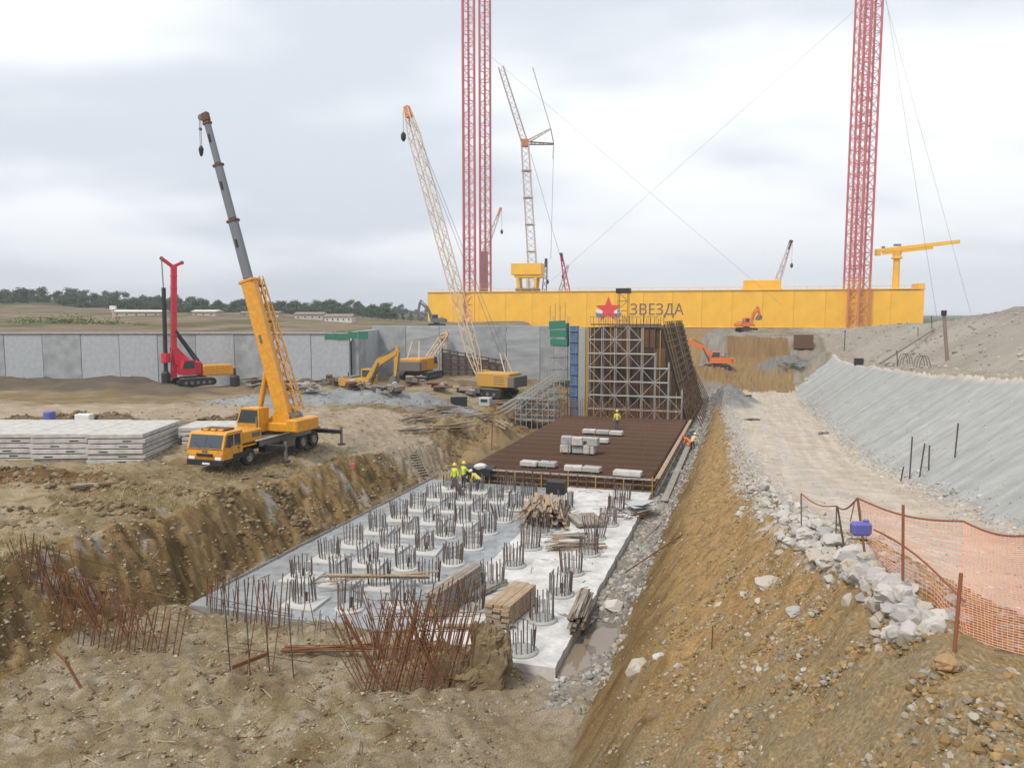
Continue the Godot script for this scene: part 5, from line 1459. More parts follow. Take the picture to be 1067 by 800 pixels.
func build_rebar() -> void:
	# the rusty cages that stand in the earth at the near end of the slab
	rebar_panel("rusty row of crossed bars standing in the earth by the bank's foot", on_ground(58, 668), on_ground(178, 686) - on_ground(58, 668), Vector3(0.2, 1, 0), 24, 34, 3, 2.7, M.rust_bright)
	rebar_panel("second rusty row of crossed bars behind the first by the bank", on_ground(30, 640), on_ground(120, 655) - on_ground(30, 640), Vector3(0.15, 1, -0.05), 18, 24, 3, 2.2, M.rust)
	rebar_panel("dense leaning tangle of rusty bars next to the upright soil lump", on_ground(378, 722), on_ground(476, 716) - on_ground(378, 722), Vector3(0.26, 1, -0.1), 34, 40, 5, 2.9, M.rust_bright)
	rebar_panel("leaning rusty bars behind the dense tangle at the grey slab's end", on_ground(386, 690), on_ground(478, 690) - on_ground(386, 690), Vector3(0.2, 1, -0.1), 28, 26, 4, 2.5, M.rust)
	rebar_panel("thin open frame of tall stakes at the grey slab's corner", on_ground(238, 700), on_ground(306, 712) - on_ground(238, 700), Vector3(-0.03, 1, 0), 4, 3, 2, 3.4, M.rebar_dark)
	rebar_panel("row of thin stakes along the grey slab's earth covered end", on_ground(215, 640), on_ground(300, 662) - on_ground(215, 640), Vector3(0.1, 1, 0), 18, 16, 1, 1.9, M.rust)
	rebar_panel("low rusty bars standing at the grey slab's end beside the tangle", on_ground(300, 660), on_ground(366, 668) - on_ground(300, 660), Vector3(0.05, 1, 0), 9, 4, 1, 1.2, M.rebar_grey)
	var o := thing("rebar_bundle", "bundle of rusty bars lying flat on the earth before the slab", "rebar", on_ground(345, 685))
	for k in 14:
		var a := Vector3(-1.7, 0.1 + rng.randf() * 0.2, rng.randf_range(-0.5, 0.3))
		bar(o, "bar", a, Vector3(1.4, 0.25 + rng.randf() * 0.25, rng.randf_range(-0.15, 0.15)), 0.018, M.rust_bright)
	o = thing("rebar_bundle", "bent rusty flat bars lying in a corner shape beside the stakes", "rebar", on_ground(246, 698))
	for k in 4:
		bar(o, "bar", Vector3(-0.1, 0.08 + k * 0.03, 0.1), Vector3(0.75, 0.16 + k * 0.03, -0.7), 0.03, M.rust_bright)
	bar(o, "bar", Vector3(0.7, 0.15, -0.7), Vector3(2.4, 0.15, -0.2), 0.015, M.rust)
	o = thing("bent_pipe", "bent rusty pipe sticking out of the foreground earth", "pipe", on_ground(88, 722))
	bar(o, "pipe", Vector3(0, -0.2, 0), Vector3(-0.55, 0.9, 0), 0.045, M.rust_bright)
	bar(o, "pipe_end", Vector3(-0.55, 0.9, 0), Vector3(-1.0, 1.25, -0.1), 0.04, M.rust_bright)
	for a in [[168, 612, "pale broken concrete pile leaning out of the earth near the bars"]]:
		o = thing("broken_pile", a[2], "pile", on_ground(100, 640), Basis(Vector3.FORWARD, -0.55))
		bx(o, "shaft", Vector3(0.3, 1.9, 0.3), Vector3(0.0, 0.7, 0), M.wood_old, Basis.IDENTITY, 0.05)
	for a in [[652, 590, 712, 560, 0.03, "rusty rod lying along the foot of the bank"], [668, 560, 690, 548, 0.025, "short rusty rod at the pale slab's far corner"]]:
		var p := at_level(a[0], a[1] + 6, 0.25)
		var q := on_ground(a[2], a[3])
		o = thing("steel_rod", a[5], "rod", p)
		bar(o, "rod", Vector3.ZERO, q - p + Vector3(0, 0.1, 0), a[4], M.rust_bright)
	o = thing("steel_stake", "single thin rusty stake in the brown spoil slope", "stake", on_ground(741, 686))
	bar(o, "stake", Vector3(0, -0.2, 0), Vector3(0.02, 0.55, 0), 0.012, M.rust)
	# crumpled mesh and grey sheets on the slab's edge
	o = thing("steel_sheet_pile", "crumpled grey steel sheets dumped at the edge of the pale slab", "sheet metal", at_level(668, 533, 0.1), DB)
	for k in 5: bx(o, "sheet", Vector3(2.0 - 0.2 * k, 0.03, 1.3), Vector3(rng.randf_range(-0.4, 0.4), 0.12 + 0.13 * k, rng.randf_range(-0.5, 0.5)), M.tarp_grey, Basis(Vector3.FORWARD, rng.randf_range(-0.25, 0.25)) * Basis(Vector3.UP, rng.randf() * 1.5), 0.01)
	o = thing("rebar_bundle", "coil heap of cut rusty bars beside the crumpled grey sheets", "rebar", at_level(655, 541, 0.16), DB)
	for k in 40:
		var a := Vector3(rng.randf_range(-1.2, 1.2), rng.randf_range(0.05, 0.5), rng.randf_range(-0.5, 0.5))
		bar(o, "bar", a, a + Vector3(rng.randf_range(-0.9, 0.9), rng.randf_range(-0.05, 0.3), rng.randf_range(-0.4, 0.4)), 0.018, M.rust)

# ---------- the fence, the slope, the distance ----------
func build_fence() -> void:
	var posts := []
	for a in [[836, 553, 835, 514, 0.014], [871.5, 560, 872, 527, 0.014], [884, 575, 873, 528, 0.018], [906, 590, 894, 519, 0.018], [942, 630, 941.5, 526, 0.017], [993, 690, 1002, 597, 0.018]]:
		var p := on_ground(a[0], a[1])
		var d := -p.z
		posts.append([p, at_depth(a[2], a[3], d + 0.05), a[4]])
	var labels := ["thin far stake standing in the rubble heap above the bank", "thin stake between the rubble and the blue can", "leaning thin stake at the rubble heap's upper edge", "leaning rusty fence post beside the blue can", "upright rusty fence post in the middle of the orange mesh", "rusty fence post at the mesh's near end, above the spoil slope"]
	for i in posts.size():
		var o := thing("fence_post", labels[i], "post", posts[i][0], Basis.IDENTITY, "rusty posts of the orange mesh fence")
		bar(o, "post", Vector3(0, -0.3, 0), posts[i][1] - posts[i][0], posts[i][2], M.rope_rust if i > 2 else M.rebar_dark)
	# the mesh hangs from a sagging rope between the last three posts and on towards the camera's side
	var tops := [posts[3][1], posts[4][1] , posts[5][1]]
	var lows := [posts[3][0], posts[4][0], posts[5][0]]
	var net := thing("mesh_fence", "orange plastic mesh fence hanging from a rusty rope beside the haul road", "fence", lows[0])
	var b0: Vector3 = lows[0]
	var run := []
	run.append_array([[tops[0], lows[0] + Vector3(0, 0.25, 0)], [tops[1] + Vector3(0, -0.02, 0), lows[1] + Vector3(0, 0.2, 0)], [tops[2] + Vector3(0, -0.15, 0), lows[2] + Vector3(0, 0.1, 0)]])
	# a second stretch follows the road's edge to the right, behind the posts
	var spans := [[run[0][0], at_depth(1004, 543, -lows[0].z - 1.2), posts[3][0] + Vector3(0.1, 0.06, 0), on_ground(1006, 668) + Vector3(0, 0.05, 0)], [at_depth(1004, 543, -lows[0].z - 1.2), at_depth(1090, 556, -lows[0].z - 2.4), on_ground(1006, 668) + Vector3(0, 0.05, 0), on_ground(1100, 700) + Vector3(0, 0.05, 0)]]
	for s in spans:
		var mb := MB.new()
		var L: float = (s[1] - s[0]).length()
		var nx := int(L / 0.055)
		var hgt: float = (s[0] - s[2]).length()
		var ny := int(hgt / 0.045)
		var at := func(f: float, g: float) -> Vector3:
			var t: Vector3 = s[0].lerp(s[1], f) - Vector3(0, 0.10 * sin(PI * f), 0)
			var b: Vector3 = s[2].lerp(s[3], f)
			var p := t.lerp(b, g)
			var w := n_d.get_noise_2d(f * L * 2.0, g * 1.5) * 0.16 * g
			return p + Vector3(w * 0.3, w * 0.4, w) - b0
		for i in nx + 1:
			for k in 6: strand(mb, at.call(float(i) / nx, k / 6.0), at.call(float(i) / nx, (k + 1) / 6.0), 0.003)
		for k in ny + 1:
			for i in 16: strand(mb, at.call(i / 16.0, float(k) / ny), at.call((i + 1) / 16.0, float(k) / ny), 0.0055)
		part(net, "mesh", mb.done(), M.net_orange).set_meta("kind", "stuff")
	var ropes := [[posts[1][1], posts[3][1], 0.12], [posts[0][1], posts[1][1], 0.12], [spans[0][0], spans[0][1], 0.10], [spans[1][0], spans[1][1], 0.1], [lows[0] + Vector3(0.05, 0.5, 0), on_ground(1004, 655) + Vector3(0, 0.3, 0), -0.1]]
	for r in ropes:
		for k in 8:
			var p: Vector3 = r[0].lerp(r[1], k / 8.0) - Vector3(0, r[2] * sin(PI * k / 8.0), 0)
			var q: Vector3 = r[0].lerp(r[1], (k + 1) / 8.0) - Vector3(0, r[2] * sin(PI * (k + 1) / 8.0), 0)
			bar(net, "rope", p - b0, q - b0, 0.014, M.rope_rust)
	var can := thing("plastic_can", "blue plastic can hung beside the leaning fence post", "can", at_depth(897, 558, -lows[0].z - 0.6))
	bx(can, "body", Vector3(0.27, 0.19, 0.15), Vector3(0, 0.1, 0), M.blue_plastic, Basis.IDENTITY, 0.05)
	part(can, "cap", cyl(0.04, 0.05, 10), M.blue_plastic, Vector3(0.07, 0.2, 0))
	bar(can, "hook", Vector3(-0.15, 0.2, 0), Vector3(-0.12, 0.5, 0.05), 0.008, M.rope_rust)

func strand(mb: MB, a: Vector3, b: Vector3, r: float) -> void:
	mb.tube(a, b, r, 3)

func build_slope_things() -> void:
	for a in [[948, 500, 951, 455, "short steel rod standing out of the concrete slope's foot, beside the concrete step"], [958, 498, 964, 462, "rod next to the short one at the slope's foot"], [968, 492, 969, 464, "third rod at the foot of the grey slope"], [995, 478, 999, 441, "taller rod standing by itself on the grey slope"], [938, 503, 942, 486, "low bent rod at the rubble below the grey slope"]]:
		var p := on_ground(a[0], a[1])
		var o := thing("steel_rod", a[4], "rod", p, Basis.IDENTITY, "steel rods on the grey slope")
		bar(o, "rod", Vector3(0, -0.2, 0), at_depth(a[2], a[3], -p.z) - p, 0.035, M.rebar_dark)
	var p := on_ground(985, 484)
	var st := thing("concrete_kerb", "low stepped concrete kerb with form marks on the grey slope", "kerb", p, DB * Basis(Vector3.UP, 0.25))
	for k in 7: bx(st, "block", Vector3(0.55, 0.4, 1.2), Vector3(k * -0.32 + 1.0, -k * 0.27 + 0.3, k * 0.35), M.concrete, Basis.IDENTITY, 0.04)
	# on the bench and the hillside above it
	for a in [[988, 376, 984, 326, 0.16, "weathered wooden pole on the hillside"], [936, 383, 935, 366, 0.05, "thin pole with a dark head by the slope's crest"], [880, 366, 881, 345, 0.08, "slim pole halfway up the hillside"], [972, 346, 971, 330, 0.06, "short pole near the top of the hillside"], [957, 352, 957, 342, 0.05, "small stake on the upper hillside"]]:
		p = on_ground(a[0], a[1])
		var o := thing("pole", a[5], "pole", p, Basis.IDENTITY, "poles on the hillside")
		bar(o, "shaft", Vector3(0, -0.5, 0), at_depth(a[2], a[3], -p.z) - p, a[4], M.wood_old if a[4] > 0.1 else M.rebar_dark)
		part(o, "cap", cyl(a[4] * 1.5, a[4] * 3.0, 10), M.black, at_depth(a[2], a[3], -p.z) - p)
	var q0 := on_ground(917, 381) + Vector3(0, 0.25, 0)
	var q1 := on_ground(974, 345) + Vector3(0, 0.25, 0)
	var o2 := thing("long_pipe", "long thin brown pipe running up the pale hillside", "pipe", q0)
	for k in 4: bar(o2, "pipe_length", (q1 - q0) * (k / 4.0), (q1 - q0) * ((k + 1) / 4.0), 0.13, M.wood_old)
	p = on_ground(895, 380)
	bx(thing("tool_chest", "small black chest on the crest of the grey slope", "chest", p, DB), "chest", Vector3(1.1, 0.9, 0.8), Vector3(0, 0.4, 0), M.black)
	p = on_ground(837, 367)
	bx(thing("tool_chest", "dark brown steel chest below the brown cut face", "chest", p, DB), "chest", Vector3(3.4, 2.6, 2.0), Vector3(0, 1.0, 0), M.rust)
	for a in [[946, 382, "arched hoop frame on the crest of the grey slope"], [964, 384, "low hoop frame among weeds on the slope crest"]]:
		p = on_ground(a[0], a[1])
		var h := thing("hoop_frame", a[2], "frame", p)
		for k in 3:
			for s in 8:
				var t0 := PI * s / 8.0
				var t1 := PI * (s + 1) / 8.0
				bar(h, "hoop", Vector3(cos(t0) * 0.5, sin(t0) * 1.1, -k * 0.5), Vector3(cos(t1) * 0.5, sin(t1) * 1.1, -k * 0.5), 0.03, M.rebar_dark)
	# grey heap of sheets and slates by the road's end
	p = on_ground(826, 384)
	lumber_heap("grey heap of broken slabs at the end of the haul road", p, 0.4, 26, Vector3(2.6, 1.2, 1.6), 3.4, [M.concrete, M.dusty_steel, M.wood_grey], 0.8)
	for a in [[783, 438, 1.0, "dark scrap of rubber lying on the pale haul road"], [779, 413, 0.8, "small dark rag on the far haul road"], [858, 452, 0.7, "tuft of brown debris on the haul road's edge"]]:
		p = on_ground(a[0], a[1])
		var sc := thing("road_scrap", a[3], "scrap", p, Basis(Vector3.UP, 0.4))
		for k in 4: bx(sc, "piece", Vector3(0.9, 0.14, 0.4) * a[2], Vector3(k * 0.35 - 0.6, 0.08, rng.randf_range(-0.2, 0.2)) * a[2], M.black if k % 2 else M.dusty_steel, Basis(Vector3.UP, rng.randf() * 2.0) * Basis(Vector3.RIGHT, rng.randf_range(-0.2, 0.2)), 0.05)

func tree_mesh(sd: int, slim: float, dark: Color, pale: Color) -> Array:
	var r := RandomNumberGenerator.new()
	r.seed = sd
	var tr := MB.new()
	tr.tube(Vector3(0, -0.3, 0), Vector3(0.1, 2.2, 0), 0.22, 6)
	var mb := MB.new()
	for k in 9:
		var a := TAU * k / 9.0 + r.randf()
		var rad := slim * r.randf_range(0.6, 1.7)
		var y := r.randf_range(2.0, 6.6)
		var c := Vector3(cos(a) * rad * (1.2 - y / 9.0), y, sin(a) * rad * (1.2 - y / 9.0))
		tr.tube(Vector3(0.1, minf(y * 0.55, 3.4), 0), c, 0.07, 4)
		for i in 70:
			var d := Vector3(r.randfn(), r.randfn() * 0.8, r.randfn()).normalized() * pow(r.randf(), 0.45) * r.randf_range(0.9, 1.35)
			var p := c + d
			var n := (d.normalized() + Vector3(r.randfn(), r.randfn() + 0.5, r.randfn()) * 0.6).normalized()
			var t1 := n.cross(Vector3(r.randfn(), r.randfn(), r.randfn())).normalized() * r.randf_range(0.16, 0.32)
			var t2 := n.cross(t1)
			mb.col = dark.lerp(pale, r.randf())
			mb.tri(p - t1, p + t1 * 0.4 + t2, p + t1 - t2 * 0.6, n)
	return [tr.done(), mb.done()]

func build_distance() -> void:
	var kinds := [tree_mesh(1, 1.5, Color(0.035, 0.06, 0.03), Color(0.075, 0.105, 0.045)), tree_mesh(2, 1.0, Color(0.04, 0.065, 0.035), Color(0.085, 0.11, 0.05)), tree_mesh(3, 1.9, Color(0.03, 0.05, 0.028), Color(0.065, 0.09, 0.04))]
	# single trees above the dock walls
	var far := [[296, 331, 1.05, 0], [304, 330, 1.25, 2], [289, 334, 0.8, 1], [324, 333, 0.9, 0], [362, 331, 0.8, 0], [372, 329, 1.0, 2], [378, 330, 0.9, 0], [387, 331, 1.0, 1], [394, 330, 1.15, 1], [400, 331, 1.0, 0], [407, 330, 1.1, 2], [412, 332, 0.9, 0], [420, 333, 0.6, 1], [200, 330, 0.9, 1], [222, 330, 0.85, 0], [240, 330, 0.9, 2], [262, 331, 0.8, 1], [428, 334, 0.5, 0], [438, 335, 0.45, 2]]
	for a in far:
		var p := at_depth(a[0], 339, 300.0)
		p.y = upland_h(p.x, 300.0) - 0.3
		var top := at_depth(a[0], a[1] - 10.0 * a[2], 300.0).y
		var s := maxf(0.5, (top - p.y) / 7.6)
		var o := thing("broadleaf_tree", ["rounded dark green tree on the skyline above the dock walls", "slim dark green tree on the skyline above the dock walls", "broad dark green tree on the skyline above the dock walls"][a[3]], "tree", p, Basis(Vector3.UP, a[0]).scaled(Vector3(s, s, s)), "single trees on the skyline")
		part(o, "trunk", kinds[a[3]][0], M.bark)
		part(o, "crown", kinds[a[3]][1], M.leaves)
	# the wood on the left hill: one mass
	for layer in 3:
		var mm := MultiMesh.new()
		mm.transform_format = MultiMesh.TRANSFORM_3D
		mm.mesh = kinds[layer][1]
		mm.instance_count = 150
		for k in 150:
			var d := rng.randf_range(330.0, 430.0)
			var x := rng.randf_range(-330.0, -115.0) * d / 380.0
			if k > 100: x = rng.randf_range(-115.0, -60.0) * d / 380.0
			if k > 125:
				d = rng.randf_range(520.0, 640.0)
				x = rng.randf_range(-190.0, 10.0)
			var s := rng.randf_range(0.8, 1.35)
			mm.set_instance_transform(k, Transform3D(Basis(Vector3.UP, rng.randf() * 6.0).scaled(Vector3(s * 1.2, s, s * 1.2)), Vector3(x, upland_h(x, d) - 2.0, -d)))
		var o := MultiMeshInstance3D.new()
		o.name = numbered("wood")
		o.multimesh = mm
		o.material_override = M.leaves
		add_child(o)
		tag(o, "distant dark green wood covering the hill beyond the dock wall", "wood")
		o.set_meta("kind", "stuff")
	# shrubs on the dirt bank behind the wall
	for a in [[70, 340, 1.6], [84, 338, 1.3], [60, 337, 1.2], [108, 340, 0.9], [118, 341, 1.2], [148, 344, 0.7], [30, 339, 1.4]]:
		var p := at_depth(a[0], a[1], 160.0)
		p.y = upland_h(p.x, 160.0) - 0.2
		var mb := MB.new()
		for i in 160:
			var q := Vector3(rng.randfn() * 1.3, absf(rng.randfn()) * 0.45, rng.randfn() * 1.0)
			mb.col = Color(0.09, 0.12, 0.035).lerp(Color(0.19, 0.21, 0.07), rng.randf())
			var t1 := Vector3(rng.randfn(), rng.randfn(), rng.randfn()).normalized() * 0.22
			mb.tri(q - t1, q + t1, q + Vector3(rng.randfn(), rng.randf() * 2.0, rng.randfn()).normalized() * 0.3, Vector3.UP)
		var o := thing("shrub", "low yellow green shrub on the dirt bank behind the dock wall", "shrub", p, Basis.from_scale(Vector3.ONE * a[2]), "shrubs on the dirt bank behind the dock wall")
		part(o, "foliage", mb.done(), M.leaves)
	# long white sheds and houses
	for a in [[117, 167, 328.5, 337, 200.0, "long low white shed on the hill beyond the dock wall", M.roof_pale, M.house_wall, 5], [200, 224, 333, 337, 210.0, "small pale shed beside the piling rig's mast", M.roof_pale, M.house_wall, 3], [307, 336, 325, 340, 230.0, "brown roofed house among the trees beyond the wall", M.roof_brown, M.house_wall, 4], [338, 366, 327, 341, 222.0, "pale walled house with windows next to the brown roofed one", M.roof_brown, M.roof_pale, 5], [250, 290, 334, 339, 240.0, "flat brown shed behind the truck crane's boom", M.roof_brown, M.house_wall, 4]]:
		var p0 := at_depth(a[0], a[3], a[4])
		var p1 := at_depth(a[1], a[2], a[4])
		var w := p1.x - p0.x
		var gy := upland_h((p0.x + p1.x) / 2.0, a[4]) - 0.4
		var h := maxf(p1.y - gy, 2.0)
		var o := thing("house" if a[6] == M.roof_brown else "shed", a[5], "building", Vector3((p0.x + p1.x) / 2, gy, p0.z))
		bx(o, "wall", Vector3(w, h * 0.75, 6.0), Vector3(0, h * 0.375, -3.0), a[7])
		var rf := part(o, "roof", prism([Vector2(-0.4, h * 0.75), Vector2(6.4, h * 0.75), Vector2(3.0, h)], w + 0.6), a[6])
		rf.position.z = 0.0
		for k in a[8]:
			var wn := bx(o, "window", Vector3(w / a[8] * 0.35, h * 0.28, 0.1), Vector3((k + 0.5) * w / a[8] - w / 2, h * 0.42, 0.03), M.white_paint)
			bx(wn, "pane", Vector3(w / a[8] * 0.27, h * 0.2, 0.06), Vector3(0, 0, 0.04), M.window_dark)
	var v := thing("marker_post", "white box on a post on the hill beyond the dock wall", "post", at_depth(118, 335, 180.0))
	v.position.y = upland_h(v.position.x, 180.0)
	bx(v, "post", Vector3(0.3, 2.4, 0.3), Vector3(0, 1.0, 0), M.house_wall)
	bx(v, "box", Vector3(1.4, 0.9, 0.6), Vector3(0, 2.4, 0), M.white_paint)

# ---------- people ----------
func body_mesh(bones: Array) -> ArrayMesh:                    # [a, b, ra, rb, colour]: capsules joined smoothly, meshed as surface nets
	var cell := 0.032
	var lo := Vector3(9, 9, 9)
	var hi := -lo
	for b in bones:
		for k in 2:
			lo = lo.min(b[k] - Vector3.ONE * (b[2 + k] + 0.07))
			hi = hi.max(b[k] + Vector3.ONE * (b[2 + k] + 0.07))
	var n := Vector3i(((hi - lo) / cell).ceil()) + Vector3i.ONE
	var F := PackedFloat32Array()
	F.resize(n.x * n.y * n.z)
	F.fill(0.3)
	for b in bones:
		var a: Vector3 = b[0]
		var ab: Vector3 = b[1] - b[0]
		var l2 := maxf(ab.length_squared(), 1e-6)
		var mr: float = maxf(b[2], b[3]) + 0.1
		var l := Vector3i((b[0].min(b[1]) - Vector3.ONE * mr - lo) / cell).clamp(Vector3i.ZERO, n - Vector3i.ONE)
		var h := Vector3i((b[0].max(b[1]) + Vector3.ONE * mr - lo) / cell).clamp(Vector3i.ZERO, n - Vector3i.ONE)
		for z in range(l.z, h.z + 1):
			for y in range(l.y, h.y + 1):
				for x in range(l.x, h.x + 1):
					var p := lo + Vector3(x, y, z) * cell
					var t := clampf((p - a).dot(ab) / l2, 0.0, 1.0)
					var d := (p - a - ab * t).length() - lerpf(b[2], b[3], t)
					var i := (z * n.y + y) * n.x + x
					var k := maxf(0.04 - absf(F[i] - d), 0.0) / 0.04
					F[i] = minf(F[i], d) - k * k * 0.01
	var id := {}
	var pv := PackedVector3Array()
	var pc := PackedColorArray()
	for z in n.z - 1:
		for y in n.y - 1:
			for x in n.x - 1:
				var s := Vector3.ZERO
				var c := 0
				var i0 := (z * n.y + y) * n.x + x
				var o := [0, 1, n.x, n.x + 1, n.x * n.y, n.x * n.y + 1, n.x * n.y + n.x, n.x * n.y + n.x + 1]
				var neg := 0
				for k in 8: neg += 1 if F[i0 + o[k]] < 0.0 else 0
				if neg == 0 or neg == 8: continue
				for e in [[0, 1], [2, 3], [4, 5], [6, 7], [0, 2], [1, 3], [4, 6], [5, 7], [0, 4], [1, 5], [2, 6], [3, 7]]:
					var fa := F[i0 + o[e[0]]]
					var fb := F[i0 + o[e[1]]]
					if (fa < 0.0) != (fb < 0.0):
						var t := fa / (fa - fb)
						var va := Vector3(e[0] & 1, (e[0] >> 1) & 1, e[0] >> 2)
						var vb := Vector3(e[1] & 1, (e[1] >> 1) & 1, e[1] >> 2)
						s += va.lerp(vb, t)
						c += 1
				var p := lo + (Vector3(x, y, z) + s / c) * cell
				id[i0] = pv.size()
				pv.append(p)
				var best := 9.0
				var col := Color.WHITE
				for b in bones:
					var ab: Vector3 = b[1] - b[0]
					var t := clampf((p - b[0]).dot(ab) / maxf(ab.length_squared(), 1e-6), 0.0, 1.0)
					var d: float = (p - b[0] - ab * t).length() - lerpf(b[2], b[3], t)
					if d < best:
						best = d
						col = b[4]
				pc.append(col)
	var st := SurfaceTool.new()
	st.begin(Mesh.PRIMITIVE_TRIANGLES)
	for i in pv.size():
		st.set_color(pc[i])
		st.set_smooth_group(0)
		st.add_vertex(pv[i])
	var step := [1, n.x, n.x * n.y]
	for i0 in id:
		for ax in 3:
			var i1: int = i0 + step[ax]
			if i1 >= F.size() or (F[i0] < 0.0) == (F[i1] < 0.0): continue
			var p: int = step[(ax + 1) % 3]
			var q: int = step[(ax + 2) % 3]
			if not (id.has(i0 - p) and id.has(i0 - q) and id.has(i0 - p - q)): continue
			var w := [id[i0], id[i0 - p], id[i0 - p - q], id[i0 - q]]
			if F[i0] < 0.0: w.reverse()
			for k in [0, 1, 2, 0, 2, 3]: st.add_index(w[k])
	st.generate_normals()
	return st.commit()

func worker(label: String, at: Vector3, yaw: float, pose: String, top: Color, legs: Color, helmet: Material) -> void:
	var skin := Color(0.42, 0.25, 0.17)
	var boot := Color(0.03, 0.028, 0.025)
	var hip := Vector3(0, 0.95, 0)
	var chest := Vector3(0, 1.38, -0.02)
	var fl := Vector3(-0.12, 0.07, 0.03)
	var fr := Vector3(0.12, 0.07, 0.03)
	var kl := Vector3(-0.12, 0.5, -0.03)
	var kr := Vector3(0.12, 0.5, -0.03)
	var hl := Vector3(-0.3, 0.88, -0.08)
	var hr := Vector3(0.3, 0.88, -0.08)
	var el := Vector3(-0.31, 1.15, 0.02)
	var er := Vector3(0.31, 1.15, 0.02)
	if pose == "bend":
		hip = Vector3(0, 0.85, 0.18); chest = Vector3(0, 1.12, -0.22)
		hl = Vector3(-0.2, 0.5, -0.48); hr = Vector3(0.18, 0.48, -0.5)
		el = Vector3(-0.28, 0.82, -0.3); er = Vector3(0.28, 0.8, -0.3)
		kl = Vector3(-0.13, 0.48, 0.02); kr = Vector3(0.13, 0.48, 0.02)
	elif pose == "step":
		fl = Vector3(-0.11, 0.07, -0.28); fr = Vector3(0.11, 0.1, 0.32)
		kl = Vector3(-0.11, 0.52, -0.2); kr = Vector3(0.11, 0.48, 0.08)
		hl = Vector3(-0.28, 0.95, 0.2); hr = Vector3(0.28, 1.0, -0.28)
		er = Vector3(0.3, 1.14, 0.0)
	elif pose == "reach":
		hr = Vector3(0.25, 1.15, -0.5); er = Vector3(0.3, 1.18, -0.22)
		hl = Vector3(-0.22, 1.1, -0.48); el = Vector3(-0.3, 1.14, -0.2)
	var up := (chest - hip).normalized()
	var neck := chest + up * 0.14
	var head := neck + (up + Vector3(0, 0.5, 0)).normalized() * 0.17
	var sl := chest + Vector3(-0.19, 0.02, 0)
	var sr := chest + Vector3(0.19, 0.02, 0)
	var B := [[hip, chest - up * 0.1, 0.145, 0.15, top], [chest - up * 0.1, chest, 0.15, 0.13, top], [sl, sr, 0.085, 0.085, top], [neck - up * 0.06, head, 0.055, 0.06, skin], [head, head + up * 0.04, 0.095, 0.1, skin], [head + Vector3(0, -0.06, -0.05), head + Vector3(0, -0.02, -0.09), 0.04, 0.025, skin]]
	for s in [[-1, kl, fl, sl, el, hl], [1, kr, fr, sr, er, hr]]:
		var h0: Vector3 = hip + Vector3(s[0] * 0.09, -0.04, 0)
		B.append_array([[h0, s[1], 0.105, 0.075, legs], [s[1], s[2] + Vector3(0, 0.08, 0), 0.075, 0.05, legs], [s[2] + Vector3(0, -0.02, 0.02), s[2] + Vector3(0, -0.02, -0.16), 0.055, 0.045, boot], [s[3], s[4], 0.065, 0.052, top], [s[4], s[5], 0.05, 0.038, top], [s[5], s[5] + (s[5] - s[4]).normalized() * 0.09, 0.042, 0.03, skin]])
	var o := thing("person", label, "person", at, Basis(Vector3.UP, yaw))
	part(o, "body", body_mesh(B), M.person)
	part(o, "helmet", lathe([[0.155, 0.0], [0.15, 0.015], [0.125, 0.03], [0.115, 0.09], [0.07, 0.14], [0, 0.155]], 14), helmet, head + Vector3(0, 0.03, 0), Basis(Quaternion(Vector3.UP, (up + Vector3.UP).normalized())))

func build_people() -> void:
	var vest := Color(0.52, 0.66, 0.06)
	var navy := Color(0.05, 0.07, 0.13)
	var orange := Color(0.72, 0.16, 0.03)
	var p := at_level(474, 510, 0.02)
	worker("worker in navy trousers and yellow green vest by the bank's foot, yellow helmet", p, 2.4, "stand", vest, navy, M.helmet_yellow)
	p = at_level(483, 508, 0.02)
	worker("worker in yellow green vest reaching towards the rebar mat's edge", p, -0.8, "reach", vest, Color(0.06, 0.06, 0.07), M.helmet_yellow)
	p = at_level(497, 512, 0.05)
	worker("worker in a pale yellow jacket bending over the pile heads", p, 1.2, "bend", Color(0.55, 0.50, 0.12), navy, M.helmet_white)
	var wp := W(69.0, -5.0, 0)
	p = stand(wp.x, wp.z)
	worker("worker in bright orange leaning by the mat's side rail", p, 1.3, "bend", orange, orange, M.helmet_orange)
	p = at_level(643, 447, 1.03)
	worker("worker in yellow vest standing at the foot of the tube scaffold", p, 0.3, "stand", Color(0.6, 0.55, 0.08), navy, M.helmet_yellow)
	p = on_ground(722, 470)
	worker("worker in pale clothes on the gravel by the white sack", p, -0.6, "bend", Color(0.5, 0.45, 0.3), navy, M.helmet_white)

